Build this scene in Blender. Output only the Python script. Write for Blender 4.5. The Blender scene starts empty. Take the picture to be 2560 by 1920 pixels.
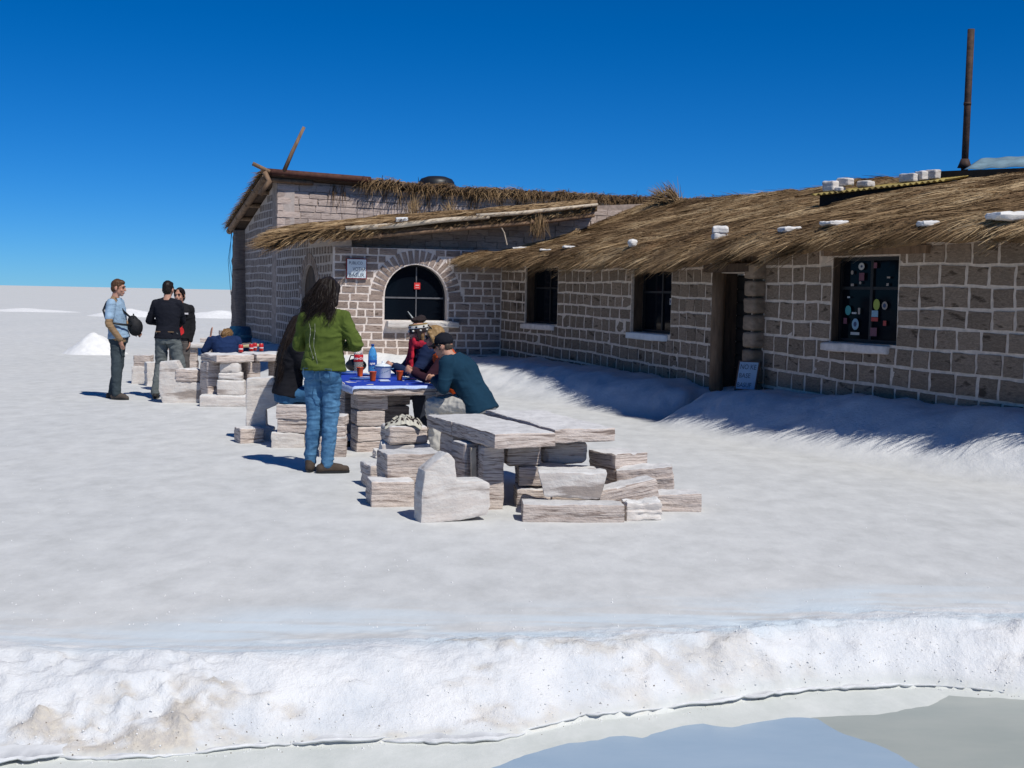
import bpy, bmesh, math, random
import numpy as np
from mathutils import Vector, Matrix, noise, geometry
SC = bpy.context.scene
COL = SC.collection
rnd = random.Random(7)
NP = np.random.default_rng(11)
R = math.radians

# ------------------------------------------------------------------ camera
CAMH = 1.62
FPX = 3100.0                       # focal length in pixels of a 2560 wide picture
PITCH = math.atan(222 * math.cos(R(1.13)) / FPX)
ROLL = R(1.13)
_fw = Vector((0, math.cos(PITCH), -math.sin(PITCH)))
_u0 = Vector((0, math.sin(PITCH), math.cos(PITCH)))
_r0 = Vector((1, 0, 0))
_R = _r0 * math.cos(ROLL) + _u0 * math.sin(ROLL)
_U = _u0 * math.cos(ROLL) - _r0 * math.sin(ROLL)
cam_d = bpy.data.cameras.new('camera')
cam_d.sensor_width = 36.0
cam_d.lens = 36.0 * FPX / 2560.0
cam_d.clip_start = 0.1
cam_d.clip_end = 20000
cam = bpy.data.objects.new('camera', cam_d)
COL.objects.link(cam)
_m = Matrix((_R, _U, -_fw)).transposed().to_4x4()
_m.translation = Vector((0, 0, CAMH))
cam.matrix_world = _m
SC.camera = cam

# ------------------------------------------------------------------ light
SUN_EL = R(53.0)
SUN_AZ = R(-51.0)                  # direction towards the sun on the ground, from +X towards +Y
sun_vec = Vector((math.cos(SUN_AZ) * math.cos(SUN_EL), math.sin(SUN_AZ) * math.cos(SUN_EL), math.sin(SUN_EL)))
W = bpy.data.worlds.new('World')
SC.world = W
W.use_nodes = True
wn = W.node_tree
wn.nodes.clear()
sky = wn.nodes.new('ShaderNodeTexSky')
sky.sky_type = 'NISHITA'
sky.sun_disc = False
sky.sun_elevation = SUN_EL
sky.sun_rotation = math.pi / 2 - SUN_AZ     # clockwise from +Y
sky.altitude = 3650
sky.air_density = 1.0
sky.dust_density = 0.35
sky.ozone_density = 2.5
hsv = wn.nodes.new('ShaderNodeHueSaturation')
hsv.inputs['Saturation'].default_value = 1.12
hsv.inputs['Value'].default_value = 1.0
bg = wn.nodes.new('ShaderNodeBackground')
bg.inputs['Strength'].default_value = 0.070
wo = wn.nodes.new('ShaderNodeOutputWorld')
tint = wn.nodes.new('ShaderNodeMix'); tint.data_type = 'RGBA'; tint.blend_type = 'MULTIPLY'
tint.inputs[0].default_value = 1.0
tint.inputs[7].default_value = (0.42, 0.79, 1.27, 1)      # clear high-altitude air seen through a polariser
wn.links.new(sky.outputs[0], tint.inputs[6])
wn.links.new(tint.outputs[2], hsv.inputs['Color'])
wn.links.new(hsv.outputs[0], bg.inputs['Color'])
wn.links.new(bg.outputs[0], wo.inputs['Surface'])
sl = bpy.data.lights.new('sun', 'SUN')
sl.energy = 4.3
sl.angle = R(0.5)
sl.color = (1.0, 0.965, 0.90)
so = bpy.data.objects.new('sun', sl)
so.rotation_euler = (-sun_vec).to_track_quat('-Z', 'Y').to_euler()
so.location = (0, 0, 30)
COL.objects.link(so)
SC.view_settings.view_transform = 'Standard'
SC.view_settings.look = 'None'
SC.view_settings.gamma = 1.0
SC.view_settings.exposure = 0.0
SC.view_settings.use_curve_mapping = False
SC.cycles.max_bounces = 8
SC.cycles.use_denoising = True

# ------------------------------------------------------------------ helpers
WM = {}
def empty(name, label, cat, M=None, group=None):
    o = bpy.data.objects.new(name, None)
    COL.objects.link(o)
    o.empty_display_size = 0.1
    M = M or Matrix()
    o.matrix_world = M
    WM[o.name] = M.copy()
    tag(o, label, cat, group)
    return o

def tag(o, label=None, cat=None, group=None, kind=None):
    if label: o['label'] = label
    if cat: o['category'] = cat
    if group: o['group'] = group
    if kind: o['kind'] = kind
    return o

def link(name, me, parent=None, M=None, kind=None, label=None):
    """M is the world matrix of the object."""
    o = bpy.data.objects.new(name, me)
    COL.objects.link(o)
    M = M or Matrix()
    WM[o.name] = M.copy()
    if parent is not None:
        o.parent = parent
        o.matrix_basis = WM[parent.name].inverted() @ M
    else:
        o.matrix_world = M
    if kind: o['kind'] = kind
    if label: o['label'] = label
    return o

def T(x, y, z): return Matrix.Translation((x, y, z))
def RZ(a): return Matrix.Rotation(a, 4, 'Z')
def RX(a): return Matrix.Rotation(a, 4, 'X')
def RY(a): return Matrix.Rotation(a, 4, 'Y')

def mesh_py(name, V, F, mat=None, smooth=False):
    me = bpy.data.meshes.new(name)
    me.from_pydata([tuple(v) for v in V], [], F)
    if mat: me.materials.append(mat)
    if smooth:
        me.polygons.foreach_set('use_smooth', [True] * len(me.polygons))
    me.update()
    return me

def mesh_np(name, V, Q, mat=None, smooth=False, attrs=None):
    """V (n,3), Q (m,k) faces of one size."""
    me = bpy.data.meshes.new(name)
    V = np.ascontiguousarray(V, dtype=np.float32)
    Q = np.ascontiguousarray(Q, dtype=np.int32)
    m, k = Q.shape
    me.vertices.add(len(V)); me.vertices.foreach_set('co', V.ravel())
    me.loops.add(m * k); me.loops.foreach_set('vertex_index', Q.ravel())
    me.polygons.add(m); me.polygons.foreach_set('loop_start', np.arange(0, m * k, k, dtype=np.int32))
    try: me.polygons.foreach_set('loop_total', np.full(m, k, dtype=np.int32))
    except Exception: pass
    if attrs:
        for an, arr in attrs.items():
            a = me.attributes.new(an, 'FLOAT', 'POINT')
            a.data.foreach_set('value', np.ascontiguousarray(arr, dtype=np.float32).ravel())
    if smooth: me.polygons.foreach_set('use_smooth', np.ones(m, dtype=bool))
    if mat: me.materials.append(mat)
    me.update(calc_edges=True)
    me.validate()
    return me

class MB:
    """collects simple solids into one mesh"""
    def __init__(s): s.V = []; s.F = []
    def add(s, V, F):
        n = len(s.V); s.V += [Vector(v) for v in V]; s.F += [tuple(i + n for i in f) for f in F]; return s
    def box(s, x0, y0, z0, x1, y1, z1, M=None):
        V = [Vector(p) for p in ((x0,y0,z0),(x1,y0,z0),(x1,y1,z0),(x0,y1,z0),(x0,y0,z1),(x1,y0,z1),(x1,y1,z1),(x0,y1,z1))]
        if M: V = [M @ v for v in V]
        return s.add(V, [(0,3,2,1),(4,5,6,7),(0,1,5,4),(1,2,6,5),(2,3,7,6),(3,0,4,7)])
    def tube(s, pts, rad, seg=8):
        pts = [Vector(p) for p in pts]
        rad = rad if isinstance(rad, (list, tuple)) else [rad] * len(pts)
        V = []; F = []
        for i, p in enumerate(pts):
            d = (pts[min(i+1, len(pts)-1)] - pts[max(i-1, 0)]).normalized()
            a = d.orthogonal().normalized() if i == 0 else (a - d * a.dot(d)).normalized()
            b = d.cross(a)
            for k in range(seg):
                t = 2 * math.pi * k / seg
                V.append(p + (a * math.cos(t) + b * math.sin(t)) * rad[i])
        for i in range(len(pts) - 1):
            for k in range(seg):
                k2 = (k + 1) % seg
                F.append((i*seg+k, i*seg+k2, (i+1)*seg+k2, (i+1)*seg+k))
        F.append(tuple(range(seg-1, -1, -1))); F.append(tuple((len(pts)-1)*seg + k for k in range(seg)))
        return s.add(V, F)
    def lathe(s, prof, seg=20, M=None):
        V = []; F = []
        for r, z in prof:
            for k in range(seg):
                t = 2 * math.pi * k / seg
                V.append(Vector((r * math.cos(t), r * math.sin(t), z)))
        for i in range(len(prof) - 1):
            for k in range(seg):
                k2 = (k + 1) % seg
                F.append((i*seg+k, i*seg+k2, (i+1)*seg+k2, (i+1)*seg+k))
        F.append(tuple(range(seg-1, -1, -1))); F.append(tuple((len(prof)-1)*seg + k for k in range(seg)))
        if M: V = [M @ v for v in V]
        return s.add(V, F)
    def ell(s, c, r, M=None, nu=14, nv=9):
        V = []; F = []
        for j in range(nv + 1):
            ph = math.pi * j / nv
            for i in range(nu):
                th = 2 * math.pi * i / nu
                v = Vector((r[0]*math.sin(ph)*math.cos(th), r[1]*math.sin(ph)*math.sin(th), -r[2]*math.cos(ph)))
                if M: v = M @ v
                V.append(v + Vector(c))
        for j in range(nv):
            for i in range(nu):
                i2 = (i+1) % nu
                F.append((j*nu+i, j*nu+i2, (j+1)*nu+i2, (j+1)*nu+i))
        return s.add(V, F)
    def mesh(s, name, mat=None, smooth=False): return mesh_py(name, s.V, s.F, mat, smooth)
    def build(s, name, mat=None, parent=None, smooth=False, M=None, **kw):
        return link(name, s.mesh(name, mat, smooth), parent, M, **kw)

# numpy value noise
_perm = NP.random((64, 64, 64)).astype(np.float32)
def vnoise(x, y, z=0.0):
    x = np.asarray(x, dtype=np.float64); y = np.asarray(y, dtype=np.float64); z = np.asarray(z, dtype=np.float64) + 0 * x
    xi = np.floor(x).astype(int); yi = np.floor(y).astype(int); zi = np.floor(z).astype(int)
    fx = x - xi; fy = y - yi; fz = z - zi
    fx = fx*fx*(3-2*fx); fy = fy*fy*(3-2*fy); fz = fz*fz*(3-2*fz)
    g = lambda a, b, c: _perm[(xi+a) % 64, (yi+b) % 64, (zi+c) % 64]
    l = lambda a, b, t: a + (b - a) * t
    return l(l(l(g(0,0,0), g(1,0,0), fx), l(g(0,1,0), g(1,1,0), fx), fy),
             l(l(g(0,0,1), g(1,0,1), fx), l(g(0,1,1), g(1,1,1), fx), fy), fz) * 2 - 1
def fbm(x, y, z=0.0, o=4, gain=0.5):
    s = 0; a = 1.0
    for k in range(o):
        s = s + a * vnoise(x * 2.03**k + 7.3*k, y * 2.03**k + 3.1*k, z * 2.03**k + 1.7*k); a *= gain
    return s
def sstep(a, b, x):
    t = np.clip((x - a) / (b - a), 0, 1); return t*t*(3-2*t)

# ------------------------------------------------------------------ materials
def mat_new(name):
    m = bpy.data.materials.new(name); m.use_nodes = True
    nt = m.node_tree; b = nt.nodes['Principled BSDF']
    return m, nt, b
def N(nt, typ, ins=None, **props):
    n = nt.nodes.new(typ)
    for k, v in props.items(): setattr(n, k, v)
    if ins:
        for k, v in ins.items():
            if isinstance(v, bpy.types.NodeSocket): nt.links.new(v, n.inputs[k])
            else: n.inputs[k].default_value = v
    return n
def ramp(nt, fac, stops, interp='LINEAR'):
    r = nt.nodes.new('ShaderNodeValToRGB'); r.color_ramp.interpolation = interp
    el = r.color_ramp.elements
    while len(el) < len(stops): el.new(0.5)
    for e, (p, c) in zip(el, stops):
        e.position = p; e.color = (*c, 1) if len(c) == 3 else c
    nt.links.new(fac, r.inputs[0]); return r.outputs[0]
def mixc(nt, fac, a, b, mode='MIX'):
    n = nt.nodes.new('ShaderNodeMix'); n.data_type = 'RGBA'; n.blend_type = mode
    for i, v in ((0, fac), (6, a), (7, b)):
        if isinstance(v, bpy.types.NodeSocket): nt.links.new(v, n.inputs[i])
        else: n.inputs[i].default_value = (*v, 1) if isinstance(v, tuple) and len(v) == 3 else v
    return n.outputs[2]
def bump(nt, b, h, strength=0.5, dist=0.01):
    n = N(nt, 'ShaderNodeBump', {'Strength': strength, 'Distance': dist, 'Height': h})
    nt.links.new(n.outputs[0], b.inputs['Normal'])
def vmul(nt, v, s, off=None):
    n = N(nt, 'ShaderNodeVectorMath', {0: v, 1: s}, operation='MULTIPLY')
    if off is None: return n.outputs[0]
    n2 = N(nt, 'ShaderNodeVectorMath', {0: n.outputs[0], 1: off}, operation='ADD')
    return n2.outputs[0]

def plain(name, c, rough=0.8, var=0.18, scale=9.0, bmp=0.0, metal=0.0, spec=0.3, stretch=(1,1,1), c2=None):
    m, nt, b = mat_new(name)
    tc = N(nt, 'ShaderNodeTexCoord').outputs['Object']
    nz = N(nt, 'ShaderNodeTexNoise', {'Vector': vmul(nt, tc, stretch), 'Scale': scale, 'Detail': 5.0, 'Roughness': 0.6})
    lo = c2 or tuple(max(0, x * (1 - var)) for x in c); hi = tuple(min(1, x * (1 + var)) for x in c)
    nt.links.new(ramp(nt, nz.outputs[0], [(0.3, lo), (0.7, hi)]), b.inputs['Base Color'])
    b.inputs['Roughness'].default_value = rough; b.inputs['Metallic'].default_value = metal
    b.inputs['Specular IOR Level'].default_value = spec
    if bmp: bump(nt, b, nz.outputs[0], bmp, 0.01)
    return m

def strata(name, light, mid, dark, freq=16.0, var=0.25, rough=0.95, speck=0.5, contrast=1.0, topc=None, fsc=28.0):
    """layered salt: fine horizontal beds, pits and grains"""
    m, nt, b = mat_new(name)
    tc = N(nt, 'ShaderNodeTexCoord').outputs['Object']
    oi = N(nt, 'ShaderNodeObjectInfo')
    off = N(nt, 'ShaderNodeCombineXYZ', {0: N(nt, 'ShaderNodeMath', {0: oi.outputs['Random'], 1: 31.0}, operation='MULTIPLY').outputs[0],
                                         1: N(nt, 'ShaderNodeMath', {0: oi.outputs['Random'], 1: 17.0}, operation='MULTIPLY').outputs[0],
                                         2: N(nt, 'ShaderNodeMath', {0: oi.outputs['Random'], 1: 53.0}, operation='MULTIPLY').outputs[0]}).outputs[0]
    warp = N(nt, 'ShaderNodeTexNoise', {'Vector': vmul(nt, tc, (4, 4, 4), off), 'Scale': 1.0, 'Detail': 3.0})
    tcw = N(nt, 'ShaderNodeVectorMath', {0: tc, 1: vmul(nt, warp.outputs['Color'], (0.03, 0.03, 0.03))}, operation='ADD').outputs[0]
    bed = N(nt, 'ShaderNodeTexNoise', {'Vector': vmul(nt, tcw, (1.2, 1.2, freq), off), 'Scale': 1.0, 'Detail': 4.0, 'Roughness': 0.62})
    fine = N(nt, 'ShaderNodeTexNoise', {'Vector': vmul(nt, tc, (fsc, fsc, fsc * 1.4), off), 'Scale': 1.0, 'Detail': 4.0, 'Roughness': 0.7})
    c = ramp(nt, bed.outputs[0], [(0.34, dark), (0.40, mid), (0.45, light), (0.52, mid), (0.555, dark) if contrast > 1 else (0.555, mid), (0.585, light), (0.66, mid), (0.72, light)])
    c = mixc(nt, N(nt, 'ShaderNodeMath', {0: fine.outputs[0], 1: speck}, operation='MULTIPLY').outputs[0], c, dark)
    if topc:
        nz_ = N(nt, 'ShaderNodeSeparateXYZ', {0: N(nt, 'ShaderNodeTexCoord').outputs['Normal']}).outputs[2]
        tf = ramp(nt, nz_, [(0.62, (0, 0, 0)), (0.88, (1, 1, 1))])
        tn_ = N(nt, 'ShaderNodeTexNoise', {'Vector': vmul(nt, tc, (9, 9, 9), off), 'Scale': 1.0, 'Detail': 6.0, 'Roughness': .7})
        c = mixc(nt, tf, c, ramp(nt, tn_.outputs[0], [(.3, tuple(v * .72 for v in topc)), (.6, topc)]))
    hv = N(nt, 'ShaderNodeHueSaturation', {'Color': c, 'Value': N(nt, 'ShaderNodeMath', {0: oi.outputs['Random'], 1: var * 2, 2: 1.12 - var}, operation='MULTIPLY_ADD').outputs[0]})
    nt.links.new(hv.outputs[0], b.inputs['Base Color'])
    b.inputs['Roughness'].default_value = rough; b.inputs['Specular IOR Level'].default_value = 0.15
    h = N(nt, 'ShaderNodeMath', {0: bed.outputs[0], 1: fine.outputs[0]}, operation='ADD').outputs[0]
    bump(nt, b, h, 0.55 * contrast, 0.012)
    return m

MAT = {}
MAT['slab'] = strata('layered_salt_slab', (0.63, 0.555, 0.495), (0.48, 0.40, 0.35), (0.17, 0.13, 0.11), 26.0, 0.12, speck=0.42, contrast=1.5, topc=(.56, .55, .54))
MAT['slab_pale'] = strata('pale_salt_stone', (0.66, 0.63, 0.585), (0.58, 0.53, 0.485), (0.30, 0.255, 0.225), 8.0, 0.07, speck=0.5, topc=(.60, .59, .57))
MAT['block'] = strata('brown_salt_block', (0.36, 0.265, 0.19), (0.26, 0.19, 0.135), (0.085, 0.06, 0.042), 2.6, 0.20, speck=0.75, fsc=8.0)
MAT['brick'] = strata('striped_salt_brick', (0.39, 0.305, 0.255), (0.27, 0.205, 0.17), (0.10, 0.074, 0.06), 3.8, 0.22, speck=0.5, fsc=9.0)
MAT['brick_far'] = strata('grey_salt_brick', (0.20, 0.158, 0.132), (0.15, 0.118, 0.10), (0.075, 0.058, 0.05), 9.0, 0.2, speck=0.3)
MAT['hall_brick'] = strata('pale_weathered_brick', (0.52, 0.43, 0.38), (0.38, 0.305, 0.265), (0.20, 0.155, 0.13), 3.2, 0.2, speck=0.45, fsc=9.0)
MAT['mortar'] = plain('salt_mortar', (0.66, 0.535, 0.43), 0.95, 0.2, 14, 0.4)
MAT['mortar_pale'] = plain('pale_salt_mortar', (0.70, 0.61, 0.545), 0.95, 0.16, 14, 0.4)
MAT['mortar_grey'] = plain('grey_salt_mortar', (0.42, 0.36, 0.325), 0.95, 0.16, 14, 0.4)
MAT['hall_core'] = plain('dark_joint_mortar', (0.30, 0.24, 0.205), 0.95, 0.3, 10, 0.4)
MAT['white_salt'] = plain('white_salt_lump', (0.70, 0.70, 0.69), 0.9, 0.1, 7, 0.5)
MAT['wood'] = plain('weathered_wood', (0.20, 0.125, 0.075), 0.85, 0.4, 14, 0.5, stretch=(1, 1, 0.15))
MAT['wood_dark'] = plain('dark_wood', (0.075, 0.048, 0.032), 0.85, 0.4, 14, 0.4, stretch=(1, 1, 0.2))
MAT['wood_pale'] = plain('pale_bleached_wood', (0.50, 0.42, 0.32), 0.85, 0.25, 10, 0.3)
MAT['iron'] = plain('black_iron', (0.012, 0.012, 0.014), 0.55, 0.3, 20)
MAT['rust'] = plain('rusty_pipe', (0.055, 0.030, 0.022), 0.75, 0.6, 12, 0.3, c2=(0.022, 0.016, 0.014))
MAT['zinc'] = plain('blue_grey_sheet_metal', (0.25, 0.36, 0.40), 0.5, 0.25, 6, 0, metal=0.25)
MAT['yellow_sheet'] = plain('yellow_plastic_sheet', (0.36, 0.275, 0.075), 0.6, 0.3, 6, c2=(0.17, 0.12, 0.04))
MAT['black_plastic'] = plain('black_plastic', (0.012, 0.013, 0.015), 0.45, 0.2, 10, spec=0.4)
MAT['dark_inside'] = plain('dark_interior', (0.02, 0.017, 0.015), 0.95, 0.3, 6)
def glass_dark():
    m, nt, b = mat_new('dark_window_glass')
    b.inputs['Base Color'].default_value = (0.004, 0.006, 0.010, 1)
    b.inputs['Roughness'].default_value = 0.06
    b.inputs['IOR'].default_value = 1.14
    return m
MAT['glass'] = glass_dark()
def straw_mat():
    m, nt, b = mat_new('dry_straw')
    at = N(nt, 'ShaderNodeAttribute', attribute_name='tint').outputs['Fac']
    c = ramp(nt, at, [(0.0, (0.070, 0.040, 0.018)), (0.35, (0.185, 0.115, 0.056)), (0.7, (0.32, 0.215, 0.112)), (1.0, (0.50, 0.37, 0.215))])
    nt.links.new(c, b.inputs['Base Color']); b.inputs['Roughness'].default_value = 0.75
    b.inputs['Specular IOR Level'].default_value = 0.2
    return m
MAT['straw'] = straw_mat()
MAT['thatch'] = plain('packed_thatch', (0.17, 0.10, 0.046), 0.9, 0.4, 6, 0.6, stretch=(1, 1, 1))
def paint(name, c, rough=0.5): return plain(name, c, rough, 0.06, 5)
# ------------------------------------------------------------------ plan of the lodge wall
def catmull(P, n=40):
    P = [np.array(q, float) for q in P]
    Q = [2*P[0]-P[1]] + P + [2*P[-1]-P[-2]]
    out = []
    for i in range(1, len(Q) - 2):
        a, b, c, d = Q[i-1:i+3]
        for t in np.linspace(0, 1, n, endpoint=False):
            out.append(.5*((2*b)+(-a+c)*t+(2*a-5*b+4*c-d)*t*t+(-a+3*b-3*c+d)*t**3))
    out.append(P[-1]); return np.array(out)
WP = catmull([(-.24,24.5),(.70,22.75),(2.0,19.9),(2.85,17.3),(4.09,14.4),(5.2,12.6),(6.6,11.0)])
WS = np.r_[0, np.cumsum(np.linalg.norm(np.diff(WP, axis=0), axis=1))]
WLEN = float(WS[-1])
def wall_xy(s):
    """point, tangent and outward normal of the lodge wall"""
    x = float(np.interp(s, WS, WP[:, 0])); y = float(np.interp(s, WS, WP[:, 1]))
    a = max(0, min(WLEN - .3, s - .15)); b = a + .3
    t = Vector((np.interp(b, WS, WP[:,0]) - np.interp(a, WS, WP[:,0]), np.interp(b, WS, WP[:,1]) - np.interp(a, WS, WP[:,1]), 0)).normalized()
    if s < 0: x += t.x * s; y += t.y * s
    if s > WLEN: x += t.x * (s - WLEN); y += t.y * (s - WLEN)
    return Vector((x, y, 0)), t, Vector((t.y, -t.x, 0))
PA, PB, PC, PE = Vector((-3.41, 23.4, 0)), Vector((-.24, 24.5, 0)), Vector((-5.35, 28.0, 0)), Vector((-7.04, 32.44, 0))

# ------------------------------------------------------------------ the ground
def seg_dist(x, y, P):
    """nearest distance and side (positive = left of the walk) to a polyline, and the length along it"""
    best = np.full(x.shape, 1e9); side = np.ones(x.shape); along = np.zeros(x.shape); L = 0.0
    for a, b in zip(P[:-1], P[1:]):
        d = (b[0] - a[0], b[1] - a[1]); l = math.hypot(*d)
        t = np.clip(((x - a[0]) * d[0] + (y - a[1]) * d[1]) / (l * l), 0, 1)
        dx = x - a[0] - t * d[0]; dy = y - a[1] - t * d[1]
        r = np.hypot(dx, dy); cr = d[0] * dy - d[1] * dx
        m = r < best
        best = np.where(m, r, best); side = np.where(m, np.sign(cr), side); along = np.where(m, L + t * l, along); L += l
    return best, side, along
BX = [-8, -2.25, -1.25, -.45, .62, 1.2, 1.54, 1.97, 2.6, 8]
BRINK = [5.35, 5.38, 5.32, 5.50, 5.68, 5.82, 6.06, 6.16, 6.18, 6.2]
FX = [-8, -1.94, -1.34, -.82, -.46, .05, .34, .66, 1.37, 1.85, 2.1, 2.35, 2.6, 8]
FOOT = [4.6, 4.65, 4.70, 4.86, 4.90, 5.06, 5.23, 5.32, 5.67, 5.80, 5.79, 5.70, 5.62, 5.55]
LOW = -0.20
def ground_parts(x, y):
    dw, sd, al = seg_dist(x, y, [tuple(p) for p in WP[::10]])
    dp, sp, ap = seg_dist(x, y, [tuple(p.xy) for p in (PE, PC, PA, PB)])
    jag = .05 * fbm(x * 2.2, y * 1.0, 3.0, 3)
    wid = np.interp(al, [0, 3, 5.5, 7.2, 8.0, 9.0, 11, 13, 15], [2.6, 2.4, 2.1, 1.55, 1.25, 1.72, 1.72, 1.6, 1.55])
    top = np.interp(al, [0, 4, 7, 8, 9.2, 12, 15], [.42, .44, .42, .36, .46, .56, .58])
    outside = sd < 0
    u = np.clip(dw / wid, 0, 1)
    p0 = np.interp(al, [0, 6, 8, 9.5, 11, 15], [.30, .30, .32, .34, .14, .08])
    mound = top * (1 - sstep(p0, 1, u))
    mound = np.where(outside, mound, top * (1 - sstep(3.0, 7.0, dw)))
    # the trodden gap in front of the door
    gx, gy = x - 2.25, y - 16.5
    ga = gx * .80 + gy * .60; gb = -gx * .60 + gy * .80 + .06 * fbm(x * 3, y * 3, 44., 2)
    gap = np.exp(-(gb / .30) ** 4) * np.exp(-(np.clip(np.abs(ga) - .55, 0, 9) / .30) ** 2)
    mound = mound * (1 - .90 * gap)
    m2 = .42 * (1 - sstep(0.05, 1.3, dp))
    m2 = np.where(y < 20, 0, m2)
    mound = np.maximum(mound, m2)
    lumps = fbm(x * 1.6, y * 1.6, 0.5, 4) * .05 + fbm(x * 6, y * 6, 2.5, 3) * .016
    mound = mound + lumps * np.clip(mound * 5, 0, 1)
    yb = np.interp(x, BX, BRINK) + .10 * fbm(x * .8, x * 0 + 1.5, 0, 3)
    yf = np.interp(x, FX, FOOT) + .045 * fbm(x * 2.6, x * 0 + 4.5, 0, 4)
    return mound, yb, yf, dw, al, jag
def ground_h(x, y):
    x = np.asarray(x, float); y = np.asarray(y, float)
    mound, yb, yf, dw, al, jag = ground_parts(x, y)
    t = np.clip((y - yf) / (yb - yf), 0, 1)
    berm = .045 * np.exp(-((y - yb + .1) / .28) ** 2)
    h = np.where(y >= yf, LOW + .012 + (-LOW - .012) * (1 - (1 - t) ** 1.7) + berm, LOW)
    onb = np.clip((t > 0) * (1 - sstep(.75, 1.0, t)) + np.exp(-((y - yb) / .4) ** 2) * .4, 0, 1) * (y > yf)
    rough = fbm(x * 3.2, y * 3.2, 1.0, 5, .55)
    lump = np.clip(fbm(x * 7, y * 7, 5.0, 3), -.2, 1) * (fbm(x * 1.3, y * 2.5, 8.0, 3) > .05)
    fine = fbm(x * 15, y * 15, 2.0, 3, .6)
    rid = 1 - np.abs(fbm(x * 5, y * 5, 11.0, 4, .55)) * 1.6
    onb = onb * sstep(.02, .20, t)
    crumb = fbm(x * 34, y * 34, 3.0, 2)
    dz = np.clip(fbm(x * 1.5, y * 3.0, 12.0, 5, .65) * 3 + .1, 0, 1)
    h = h + onb * ((.014 + .012 * dz) * rough + (.008 + .016 * dz) * lump + (.005 + .014 * dz) * fine + (.003 + .007 * dz) * crumb + .020 * np.clip(rid, -.5, 1) * (fbm(x * 1.1, y * 2., 18.0, 2) > -.1))
    # a thin broken crust along the foot
    cr = sstep(0, .035, y - yf + .07 + .05 * fbm(x * 4, y * 0 + 2.0, 6.0, 3)) * (y < yf + .02)
    flat = (y > yb)
    h = h + np.where(flat, .012 * fbm(x * .7, y * .5, 0, 4) + .0014 * fbm(x * 5, y * 3.2, 4.0, 3), .003 * fbm(x * 3, y * 3, 4.0, 3))
    far = np.clip((y - 40) / 60, 0, 1)
    return (h + mound) * (1 - far) + far * 0
def ground_z(x, y): return float(ground_h(np.array([x]), np.array([y]))[0])

def build_ground():
    ys = [-60, -20, -6, 0, 1.5, 2.6]
    y = 3.2
    while y < 60:
        ys.append(y); y *= (1.0028 if y < 7.2 else 1.0052 if y < 30 else 1.02)
    while y < 15000:
        ys.append(y); y *= 1.28
    ys.append(15000)
    ys = np.array(ys)
    t = np.linspace(-1, 1, 521)
    t = np.sign(t) * (0.62 * np.abs(t) + .38 * np.abs(t) ** 5)
    w = .95 * np.maximum(ys, 0) + 5
    X = t[None, :] * w[:, None]; Y = np.repeat(ys[:, None], len(t), 1)
    Z = ground_h(X, Y)
    _, yb, yf, dw, al, _ = ground_parts(X, Y)
    # what the ground is made of: white loose salt, brown dust, low pale floor
    tt = (Y - yf) / (yb - yf)
    white = sstep(-.02, .08, Y - yf) * (1 - sstep(.0, .45, Y - yb + .22 * fbm(X * 1.5, Y * 4, 3.3, 3)))
    dist_m, _, _, _, _, _ = ground_parts(X, Y)
    white = np.maximum(white, .55 * np.clip(dist_m * 6, 0, 1))
    dirt = np.clip((fbm(X * 1.5, Y * 3.0, 12.0, 5, .65) + .02 - .40 * sstep(.45, .95, tt)) * 2.6, 0, 1) * (tt > -.02) * (tt < 1.1)
    dirt = dirt * np.clip(1.1 - .25 * (X + 1.5), .35, 1) * np.clip(.70 + 1.1 * fbm(X * 7, Y * 11, 14.0, 4, .65), 0, 1)
    crk = np.clip(1 - np.abs(fbm(X * 2.2, Y * 5.5, 21.0, 4, .6)) / .055, 0, 1) * (tt > -.12) * (tt < .38) * (fbm(X * .9, Y * 1.2, 31., 2) > -.15)
    crust = np.exp(-((Y - yf + .004 + .01 * fbm(X * 9, Y * 0, 3.0, 2)) / .013) ** 2) * np.clip(fbm(X * 3, Y * 3, 9., 3) * 2 + .5, 0, 1)
    crust = crust * 0
    brink_shade = np.clip(1 - sstep(.05, 1.0, Y - yb + .25 * fbm(X * .9, Y * 1.5, 40., 3)), 0, 1) * sstep(-.15, .05, Y - yb) * np.clip(.62 + .9 * fbm(X * 1.3, Y * 9, 41., 4, .6), 0, 1)  # bluish shade past the brink, painted in as a streaky tint
    low = (1 - sstep(-.03, .03, Y - yf))
    nr, nc = X.shape
    V = np.stack([X, Y, Z], -1).reshape(-1, 3)
    i = np.arange(nr - 1)[:, None] * nc + np.arange(nc - 1)[None, :]
    Q = np.stack([i, i + 1, i + nc + 1, i + nc], -1).reshape(-1, 4)
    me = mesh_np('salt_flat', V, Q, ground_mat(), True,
                 {'white': white.ravel(), 'dirt': np.clip(dirt, 0, 1).ravel(), 'crust': crust.ravel(), 'low': low.ravel(), 'brink_shade': brink_shade.ravel()})
    o = link('salt_flat', me); tag(o, 'pale grey salt flat reaching to the horizon', 'ground', kind='structure')
    return o

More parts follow.
